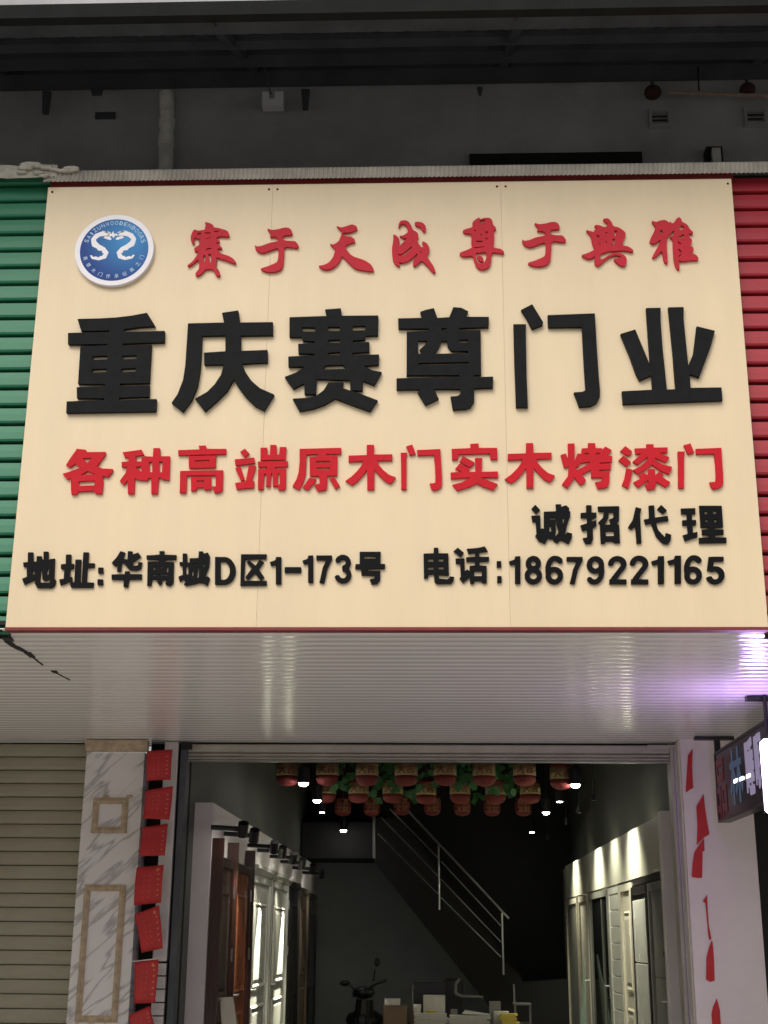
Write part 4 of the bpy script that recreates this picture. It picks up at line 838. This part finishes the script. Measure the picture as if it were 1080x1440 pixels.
# track lights on the left wall
def track_light(y, tgt, lab, e):
    z = 2.405; t = thing('track_light', lab, 'spotlight', (-1.74, y, z), 'black spotlights above the doors')
    obj('arm', tube(B(), (-1.75, y, z + .01), (-1.55, y + .02, z), .019, 8), M['blackm'], t)
    obj('mount', lathe(B(), (-1.752, y, z + .01), [(.0, 0), (.001, 0)], 8), M['blackm'], t) if False else None
    c = Vector((-1.50, y + .02, z)); v = (Vector(tgt) - c).normalized()
    obj('head', tube(B(), c - v * .05, c + v * .06, .042, 14), M['blackm'], t); obj('joint', sphere(B(), (-1.555, y + .02, z), .022), M['blackm'], t, True)
    obj('bulb', tube(B(), c + v * .0605, c + v * .062, .034, 14), M['lamp'], t)
    light('SPOT', 'spot', c + v * .075, e * 2.2, (1, .98, .78), t, .02, 46 if e < 30 else 30, tgt if e < 30 else (-1.70, y - .35, 1.0), .8)
for k, (y, e) in enumerate(((10.62, 3), (11.30, 12), (12.75, 9), (13.48, 280), (14.53, 14), (15.56, 360), (16.9, 9), (18.2, 4))):
    track_light(y, (-1.72, y + .75, 1.2), ['black spotlight nearest the entrance', 'second black spotlight, above the first brown door', 'third black spotlight, above the gap before the white doors', 'fourth black spotlight, above the first white door', 'fifth black spotlight, above the middle of the white doors', 'sixth black spotlight, near the end of the white doors', 'seventh black spotlight, above the black door', 'last small black spotlight toward the back wall'][k] + ' on the left partition', e)
# right wall doors
x = 1.896
RD = [('grey-green flat door nearest the entrance on the right partition', 11.02, 11.95, M['dgrey'], 'flat', M['dgrey']),
      ('black framed door with two white glossy panels on the right partition', 12.02, 12.95, M['dblack'], 'two', M['dblack']),
      ('cream door with faint mouldings beside the white panels', 12.98, 13.75, M['dcream'], 'panel', M['dcream']),
      ('white door made of horizontal boards on the right partition', 13.78, 14.65, M['dwhite'], 'slats', M['dwhite']),
      ('dark glass door in the middle of the right partition', 14.75, 16.55, M['glass'], 'flat', M['dgrey']),
      ('open pale grey door frame beyond the dark glass door', 16.7, 17.7, M['dcream'], 'flat', M['dcream']),
      ('far pale door with dark edge at the end of the right partition', 17.9, 19.4, M['dgrey'], 'flat', M['dcream'])]
for k, (lab, ya, yb, m, st, fm) in enumerate(RD):
    t = door('display_door', lab, x, ya, yb, 2.06 if k < 2 else 2.11, m, -1, style=st, fm=fm, handle=k in (0, 4, 5), thick=.04)
    if k == 4:
        for yy in (15.3, 15.35): obj('glazing_bar', bx((x - .052, yy, .2), (x - .041, yy + .02, 2.02)), M['dgrey'], t)
    if k == 0: obj('lock', bx((x - .062, ya + .09, 1.42), (x - .041, ya + .13, 1.58)), M['blackm'], t); obj('groove', bx((x - .043, ya + .08, 1.30), (x - .0405, yb - .08, 1.308)), M['blackm'], t)
    if k == 1: obj('base_board', bx((x - .055, ya + .08, .14), (x - .041, yb - .08, .62)), M['skirt'], t)
tag(obj('header_bar', bx((1.853, 10.96, 2.075), (1.897, 14.0, 2.132)), M['dblack']), 'black header strip above the near doors on the right partition', 'bar')
bm = B(); p = [at(822, 1342, X=1.78), at(814, 1460, X=1.70), at(824, 1460, X=1.70)]
prism(bm, [p[0], p[1], p[2]], (.006, .01, 0)); tag(obj('curtain', bm, M['mint']), 'pale green cloth hanging before the far doors on the right', 'cloth')
# unseen downlights added to cast the scallops on the right band
for k, (y, e) in enumerate(((12.73, 16), (14.05, 7), (15.45, 16), (17.95, 14))):
    xw = 1.50; t = thing('added_washer', ['near small added black downlight above the pale band', 'second small added black downlight above the pale band', 'third small added black downlight above the pale band', 'far small added black downlight above the pale band'][k] + ' on the right', 'spotlight', (xw, y, 2.84), 'added downlights over the pale band')
    obj('head', tube(B(), (xw, y, 2.84), (xw, y, 2.90), .02, 12), M['blackm'], t); obj('stem', tube(B(), (xw, y, 2.90), (xw, y, 4.2), .003, 6), M['blackm'], t)
    light('SPOT', 'spot', (xw, y, 2.83), e * 6, (1, .98, .78), t, .08, 105, (1.90, y, 1.75), .9)
# ceiling lights
for k, (px, py, r, on) in enumerate(((427, 1102, .048, 1), (446, 1126, .045, 1), (483, 1168, .045, 1), (809, 1104, .048, 1), (787, 1128, .035, 0), (768, 1143, .042, 1), (748, 1171, .035, 0), (453, 1143, .030, 0))):
    c = at(px, py, Z=3.02); t = thing('ceiling_light', ['brightest round ceiling spotlight at the left near the lanterns', 'second round ceiling spotlight going in at the left', 'round ceiling spotlight deepest in at the left', 'brightest round ceiling spotlight at the right near the lanterns', 'thin lit edge of a ceiling light below the right bright one', 'second bright ceiling spotlight at the right', 'faint ceiling light deepest in at the right', 'faint ceiling light under the two bright left ones'][k], 'ceiling light', c, 'ceiling spotlights inside the shop')
    obj('housing', lathe(B(), c, [(r * 1.25, .16), (r * 1.25, .004)], 16), M['blackm'], t)
    v = Vector((0, -.5 if on else -.08, -1)).normalized()
    if on: obj('lamp_face', sphere(B(), c + Vector((0, 0, .002)), r, 1, 1, .62), M['lamp'], t, True)
    else: obj('lamp_face', sphere(B(), c + Vector((0, 0, .002)), r, 1, 1, .16), M['lamp'], t, True)
    obj('cord', tube(B(), c + Vector((0, 0, .16)), (c.x, c.y, 4.2), .006, 6), M['blackm'], t)
    if on: light('SPOT', 'spot', c + Vector((0, 0, -.06)), 2.0 if k != 2 else .3, (1, .95, .85), t, .04, 120, c + Vector((0, 0, -3)), .9)

# lanterns hanging in three rows
def lantern(px, pyb, Y, wpx, kind, lab, dim):
    b = at(px, pyb, Y=Y); wd = wpx / F * Y * 1.12 * .5; h = wd * 2.35
    t = thing('paper_lantern', lab, 'lantern', (b.x, Y, b.z), 'red paper lanterns under the ceiling')
    rot = random.uniform(-.3, .3)
    prof = [(wd * .3, 0), (wd * .75, h * .06), (wd * .98, h * .2), (wd, h * .36)]
    obj('bowl', lathe(B(), (b.x, Y, b.z), prof, 16), M['lant'], t, True)
    obj('label_band', lathe(B(), (b.x, Y, b.z), [(wd * 1.01, h * .362), (wd * 1.01, h * .80)], 16), M['label'] if kind < 3 else M['lant'], t, True)
    obj('cap', lathe(B(), (b.x, Y, b.z), [(wd, h * .802), (wd * .9, h * .93), (wd * .4, h)], 16), M['lant'], t, True)
    obj('string', tube(B(), (b.x, Y, b.z + h), (b.x, Y, 4.2), .004, 5), M['lantdark'], t)
    chars = '恭喜发财' if kind == 3 else '大吉'
    bm = B(); m = M['goldp'] if kind == 3 else M['lantdark']
    for i, ch in enumerate(chars):
        n = 2; r_, c_ = divmod(i, n); sz = wd * .72
        ccx = b.x + (c_ - .5) * sz * 1.12; ccz = b.z + (h * .58 if kind < 3 else h * (.68 - .36 * r_))
        V, Fc = fill_loops([[((u - .5) * sz + ccx, (v - .5) * sz + ccz) for u, v in l] for l in glyph(ch, .03, 60)], 0)
        def bend(xx): dx = max(-.98, min(.98, (xx - b.x) / (wd * 1.06))); return Y - wd * 1.04 * math.sqrt(1 - dx * dx)
        vs = [bm.verts.new((x_, bend(x_) - .004, z_)) for x_, z_, _ in V]
        for f in Fc:
            try: bm.faces.new([vs[k] for k in f])
            except ValueError: pass
    obj('lettering', bm, m, t)
rows_ = [(1, 1105, 13.2, 28, [404, 460, 516, 571, 626, 681, 738, 790]), (2, 1130, 15.1, 25, [458, 504, 552, 599, 647, 697, 746]), (3, 1147, 16.8, 20, [482, 523, 565, 608, 650, 692, 736])]
ordn = ['first', 'second', 'third', 'fourth', 'fifth', 'sixth', 'seventh', 'eighth']
rn = {1: 'front row of red lanterns with yellow bands', 2: 'middle row of red lanterns with yellow bands', 3: 'dim back row of lanterns with gold characters'}
for kind, pyb, Y, wpx, xs in rows_:
    for i, px in enumerate(xs):
        lantern(px, pyb + (6 if px == 790 else 0) + random.uniform(-1, 1), Y, wpx, kind, ordn[i] + ' from the left in the ' + rn[kind], 1)
# plastic leaves between them
bm = B()
for (px0, px1, Y, py0, py1, n) in ((470, 500, 13.6, 1072, 1110, 26), (528, 560, 13.6, 1072, 1108, 26), (583, 612, 13.6, 1072, 1112, 20), (638, 668, 13.5, 1072, 1100, 34), (690, 724, 13.6, 1072, 1110, 26), (515, 545, 15.5, 1095, 1125, 16), (565, 590, 15.5, 1095, 1125, 14), (660, 690, 15.5, 1095, 1125, 14), (710, 735, 15.4, 1095, 1120, 12)):
    for _ in range(n):
        c = at(random.uniform(px0, px1), random.uniform(py0 - 14, py1), Y=Y + random.uniform(-.15, .15)); l = random.uniform(.06, .11)
        ax = Vector((random.uniform(-1, 1), random.uniform(-.3, .3), random.uniform(-1.2, .3))).normalized(); sd_ = ax.cross(Vector((random.uniform(-.4, .4), -1, .2))).normalized() * l * .42
        vs = [bm.verts.new(c + q) for q in (Vector(), ax * l * .4 + sd_, ax * l * .8 + sd_ * .7, ax * l * 1.15, ax * l * .8 - sd_ * .7, ax * l * .4 - sd_)]
        bm.faces.new(vs)
tag(obj('hanging_leaves', bm, M['leaf']), 'green plastic leaves hanging between the red lanterns', 'foliage', kind='stuff')

# staircase at the back
st = thing('staircase', 'dark staircase with thin steel railing descending to the right at the back', 'stairs', (1.0, 19.3, .125))
YS = 19.35
def wq(x, y, Y=YS - .25): return at(500 + x / 4.154, 1130 + y / 4.154, Y=Y)
# soffit line of the flight in the photograph
pa, pb, pc = wq(0, 320, YS), wq(110, 345, YS), wq(880, 1110, YS)
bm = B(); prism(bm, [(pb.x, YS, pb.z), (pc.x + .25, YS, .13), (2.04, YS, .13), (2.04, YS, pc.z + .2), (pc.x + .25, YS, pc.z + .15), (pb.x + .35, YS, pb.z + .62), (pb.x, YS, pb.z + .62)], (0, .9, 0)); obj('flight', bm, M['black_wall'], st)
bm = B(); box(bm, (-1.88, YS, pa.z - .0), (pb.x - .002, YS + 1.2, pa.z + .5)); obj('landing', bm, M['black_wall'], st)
obj('stairwell_blackout', bx((-1.88, 20.3, pa.z), (2.04, 20.32, 4.19)), M['black_wall'], st)  # black sheets put where the stairwell lies in darkness
obj('stairwell_blackout', bx((pc.x + .30, 20.3, .13), (2.04, 20.32, pa.z - .002)), M['black_wall'], st)
bm = B(); prism(bm, [(pb.x + .1, 20.26, pb.z + .3), (pc.x + .1, 20.26, pc.z - .1), (pc.x + .32, 20.26, pc.z - .1), (pc.x + .32, 20.26, pa.z + .02), (pb.x + .1, 20.26, pa.z + .02)], (0, .03, 0)); obj('stairwell_blackout', bm, M['black_wall'], st)  # black fill added so the area beside the flight stays dark
def rail(p, q, r, nm='rail'): obj(nm, tube(B(), wq(*p), wq(*q), r, 8), M['chrome'], st)
rail((250, -20), (895, 672), .016, 'handrail')
for p, q in (((200, 30), (482, 318)), ((150, 80), (482, 425)), ((130, 175), (482, 528)), ((500, 338), (850, 715)), ((498, 442), (850, 810)), ((498, 548), (850, 897))): rail(p, q, .008)
for p, q in (((107, -40), (107, 320)), ((485, 245), (490, 620)), ((855, 640), (865, 1000)), ((925, 1055), (930, 1165))): rail(p, q, .014 if p[0] > 200 else .022, 'post')

# scooter, dark silhouette by the back wall
Ysc = 18.4
def sq(x, y, Y=Ysc): return at(460 + x / 3.6, 1300 + y / 3.6, Y=Y)
sco = thing('scooter', 'dark motor scooter with two round mirrors parked by the back wall', 'scooter', sq(180, 560))
c = sq(90, 297); obj('mirror', sphere(B(), c, .062, 1.15, .35, .65), M['blackm'], sco, True)
c = sq(253, 190); obj('mirror', sphere(B(), c, .055, .75, .35, 1.1), M['blackm'], sco, True)
bm = B(); tube(bm, sq(115, 308), sq(150, 345), .009, 8); obj('mirror_stalk', bm, M['blackm'], sco)
bm = B(); tube(bm, sq(243, 225), sq(232, 300), .009, 8); obj('mirror_stalk', bm, M['blackm'], sco)
bm = B(); tube(bm, sq(130, 360), sq(240, 300), .03, 10); tube(bm, sq(235, 302), sq(300, 280), .022, 10); obj('handlebar', bm, M['blackm'], sco)
obj('headlamp_cowl', sphere(B(), sq(185, 345), .13, 1.15, 1, .62), M['blackm'], sco, True)
bm = B(); tube(bm, sq(190, 380), sq(175, 640), .11, 12, .16); obj('leg_shield', bm, M['blackm'], sco)
bm = B(); c = sq(190, 480, 18.75); sphere(bm, c, .32, .8, 1.5, .42); obj('seat', bm, M['blackm'], sco, True)
bm = B(); c = Vector((sq(185, 480).x, Ysc - .25, .39)); lathe(bm, (0, 0, 0), [(.18, -.05), (.26, -.04), (.26, .04), (.18, .05)], 24)
for v in bm.verts: v.co = Vector((c.x + v.co.z, c.y + v.co.x, c.z + v.co.y))
obj('wheel', bm, M['blackm'], sco)
bm = B(); c = Vector((sq(185, 480).x, Ysc + .95, .39)); lathe(bm, (0, 0, 0), [(.18, -.05), (.26, -.04), (.26, .04), (.18, .05)], 24)
for v in bm.verts: v.co = Vector((c.x + v.co.z, c.y + v.co.x, c.z + v.co.y))
obj('wheel', bm, M['blackm'], sco)
obj('body', bx((c.x - .14, Ysc - .1, .35), (c.x + .14, Ysc + 1.0, .62)), M['blackm'], sco, bevel=.04)

# desk with clutter
Yd = 14.8
def dq(x, y, Y=Yd): return at(460 + x / 3.6, 1300 + y / 3.6, Y=Y)
zd = .73
L0, L1 = dq(270, 440).x, dq(1040, 440).x
dk_ = thing('desk', 'dark office desk covered in papers and boxes at the back', 'desk', (L0, Yd, .125))
obj('desk_top', bx((L0, Yd, zd - .04), (L1, Yd + .75, zd)), M['dblack'], dk_)
obj('desk_panel', bx((L0 + .03, Yd + .03, .126), (L1 - .03, Yd + .06, zd - .041)), M['dblack'], dk_)
for xx in (L0 + .02, L1 - .06): obj('leg', bx((xx, Yd + .1, .126), (xx + .04, Yd + .72, zd - .041)), M['dblack'], dk_)
def pile(name, lab, cat, x0, x1, ytop, m, Y=Yd + .05, dp=.25, z0=None, tilt=0):
    a, b = dq(x0, ytop, Y), dq(x1, ytop, Y); o = obj(name, bx((a.x, Y, z0 or zd + .001), (b.x, Y + dp, a.z)), m); tag(o, lab, cat); return o
def zz_(y, Y): return dq(500, y, Y).z
t = thing('storage_box', 'brown cardboard box at the left end of the desk', 'box', (L0, Yd, zd))
a, b = dq(285, 418), dq(405, 500); obj('carton', bx((a.x, Yd + .04, zd + .001), (b.x, Yd + .3, max(a.z, zd + .10))), M['card'], t)
obj('lid', bx((a.x - .005, Yd + .035, max(a.z, zd + .10) + .001), (b.x + .005, Yd + .305, max(a.z, zd + .10) + .015)), M['card'], t)
zt = max(a.z, zd + .10) + .016; a, b = dq(290, 388), dq(368, 388); tag(obj('small_box', bx((a.x, Yd + .06, zt), (b.x, Yd + .22, zt + .06)), M['paper']), 'pale small box standing on the brown cardboard box', 'box')
a, b = dq(440, 380), dq(472, 380); tag(obj('drinking_cup', lathe(B(), ((a.x + b.x) / 2, Yd + .1, zd + .001), [(.03, 0), (.042, .17), (.042, .2)], 16), M['paper'], smooth=True), 'tall pale cup beside the white carton on the desk', 'cup')
a, b = dq(487, 360, Yd + .2), dq(597, 360, Yd + .2); tag(obj('white_carton', bx((a.x, Yd + .2, zd + .001), (b.x, Yd + .42, a.z), ), M['paper']), 'white carton standing at the middle of the desk', 'box')
for k, (x0, x1, h, m, lab) in enumerate(((445, 610, .115, 'paper', 'thick stack of white paper in front of the white carton'), (618, 830, .10, 'paper', 'broad messy stack of papers right of the carton'), (880, 968, .12, 'yellow', 'yellow folder box at the right end of the desk'))):
    t = thing('paper_stack' if m == 'paper' else 'folder_box', lab, 'papers' if m == 'paper' else 'folder', (dq(x0, 460).x, Yd, zd))
    nn = 6
    for j in range(nn):
        a, b = dq(x0, 460), dq(x1, 460); dx = random.uniform(-.02, .02)
        obj('sheaf', bx((a.x + dx, Yd + .01 + random.uniform(0, .02), zd + .001 + j * h / nn), (b.x + dx + random.uniform(-.03, .01), Yd + .19, zd + (j + .86) * h / nn)), M[m], t)
a, b = dq(490, 430), dq(560, 430); tag(obj('folded_cloth', sphere(B(), ((a.x + b.x) / 2, Yd + .1, zd + .135), .045, 1.3, 1, .35), M['yellow'], smooth=True), 'crumpled yellow cloth lying on the white paper stack', 'cloth')
a = dq(682, 420); b = dq(815, 440); bm = B(); prism(bm, [(a.x, Yd + .03, zd + .115), (b.x, Yd + .03, zd + .104), (b.x + .03, Yd + .2, zd + .104), (a.x + .04, Yd + .2, zd + .14)], (0, 0, .004)); tag(obj('loose_sheet', bm, M['paper']), 'loose white sheet sliding off the messy paper stack', 'paper')
a, b = dq(848, 405), dq(925, 405); tag(obj('tissue_box', bx((a.x, Yd + .22, zd + .001), (b.x, Yd + .38, zd + .13)), M['paper']), 'pale low box behind the yellow folder box', 'box')
c = dq(382, 494); tag(obj('crumpled_wrapper', sphere(B(), (c.x, Yd - .02 + .1, zd + .02), .045, 1.3, .8, .45), M['yellow']), 'crumpled yellow wrapper at the front edge of the desk by the brown box', 'wrapper')
a, b = dq(822, 392, Yd + .45), dq(878, 392, Yd + .45); tag(obj('grey_binder', bx((a.x, Yd + .45, zd + .001), (b.x, Yd + .6, a.z)), M['dgrey']), 'dark grey binder standing behind the pale low box', 'binder')
a, b = dq(412, 432), dq(440, 432); tag(obj('small_carton', bx((a.x, Yd + .1, zd + .001), (b.x, Yd + .2, a.z)), M['card']), 'small brown carton between the brown box and the tall pale cup', 'box')
for k_, (xa, xb, yt, lab) in enumerate(((505, 545, 408, 'little white slip standing before the white carton'), (625, 660, 428, 'small dark grey tray at the left of the messy papers'))):
    a, b = dq(xa, yt, Yd + .19), dq(xb, yt, Yd + .19); tag(obj(('paper_slip', 'tray')[k_], bx((a.x, Yd + .191, zd + .001), (b.x, Yd + .199, a.z)), (M['paper'], M['dgrey'])[k_]), lab, ('paper', 'tray')[k_])
# monitor and chair behind
mo = thing('monitor', 'dark computer monitor seen from behind on the desk', 'monitor', (dq(500, 300, Yd + .5).x, Yd + .5, zd))
a, b = dq(433, 292, Yd + .5), dq(600, 400, Yd + .5); obj('screen_case', bx((a.x, Yd + .5, zd + .08), (b.x, Yd + .54, a.z)), M['dblack'], mo, bevel=.006); obj('stand', bx(((a.x + b.x) / 2 - .05, Yd + .5, zd + .001), ((a.x + b.x) / 2 + .05, Yd + .58, zd + .079)), M['dblack'], mo)
Yc = 16.2; ch = thing('office_chair', 'black office chair with pale grey armrest behind the desk', 'chair', (dq(660, 400, Yc).x, Yc, .125))
a, b = dq(590, 272, Yc), dq(690, 272, Yc); obj('backrest', bx((a.x, Yc, .72), (b.x, Yc + .10, a.z)), M['dblack'], ch, bevel=.03)
bm = B(); q = [dq(672, 275, Yc - .1), dq(652, 300, Yc - .1), dq(650, 350, Yc - .1), dq(685, 365, Yc - .1), dq(790, 368, Yc - .1)]
for p, r_ in zip(q, q[1:]): tube(bm, p, r_, .016, 8)
obj('armrest', bm, M['dgrey'], ch)
obj('seat', bx((a.x, Yc - .45, .58), (b.x + .1, Yc, .66)), M['dblack'], ch, bevel=.02); obj('column', tube(B(), ((a.x + b.x) / 2, Yc - .2, .2), ((a.x + b.x) / 2, Yc - .2, .58), .03, 10), M['blackm'], ch)
bm = B()
for k in range(5):
    aa = k * 2 * math.pi / 5; tube(bm, ((a.x + b.x) / 2, Yc - .2, .2), ((a.x + b.x) / 2 + .28 * math.cos(aa), Yc - .2 + .28 * math.sin(aa), .155), .022, 8)
obj('base', bm, M['blackm'], ch)
# steel rack right of the desk
rk = thing('side_rack', 'small dark metal rack with pale top right of the desk', 'rack', (dq(950, 400, 18.2).x, 18.2, .125))
a, b = dq(945, 400, 18.2), dq(1035, 400, 18.2); obj('shelf', bx((a.x, 18.2, a.z - .02), (b.x, 18.5, a.z)), M['dgrey'], rk)
for xx in (a.x + .005, b.x - .03): obj('leg', bx((xx, 18.21, .126), (xx + .025, 18.24, a.z - .021)), M['dgrey'], rk)

# ================================================================== across the street (behind the camera; shapes daylight and reflections)
op = thing('market_building', 'plain low market building across the street', 'building', (0, -14, 0))
obj('wall', bx((-30, -16, 0), (30, -14, 6.5)), M['brick'], op)
for k in range(9):
    x = -18 + k * 4.2; obj('window', bx((x, -13.995, 3.9), (x + 2.2, -13.95, 5.4)), M['glass'], op); obj('door', bx((x - .4, -13.995, 0), (x + 2.8, -13.95, 2.9)), M['shutter2'], op)
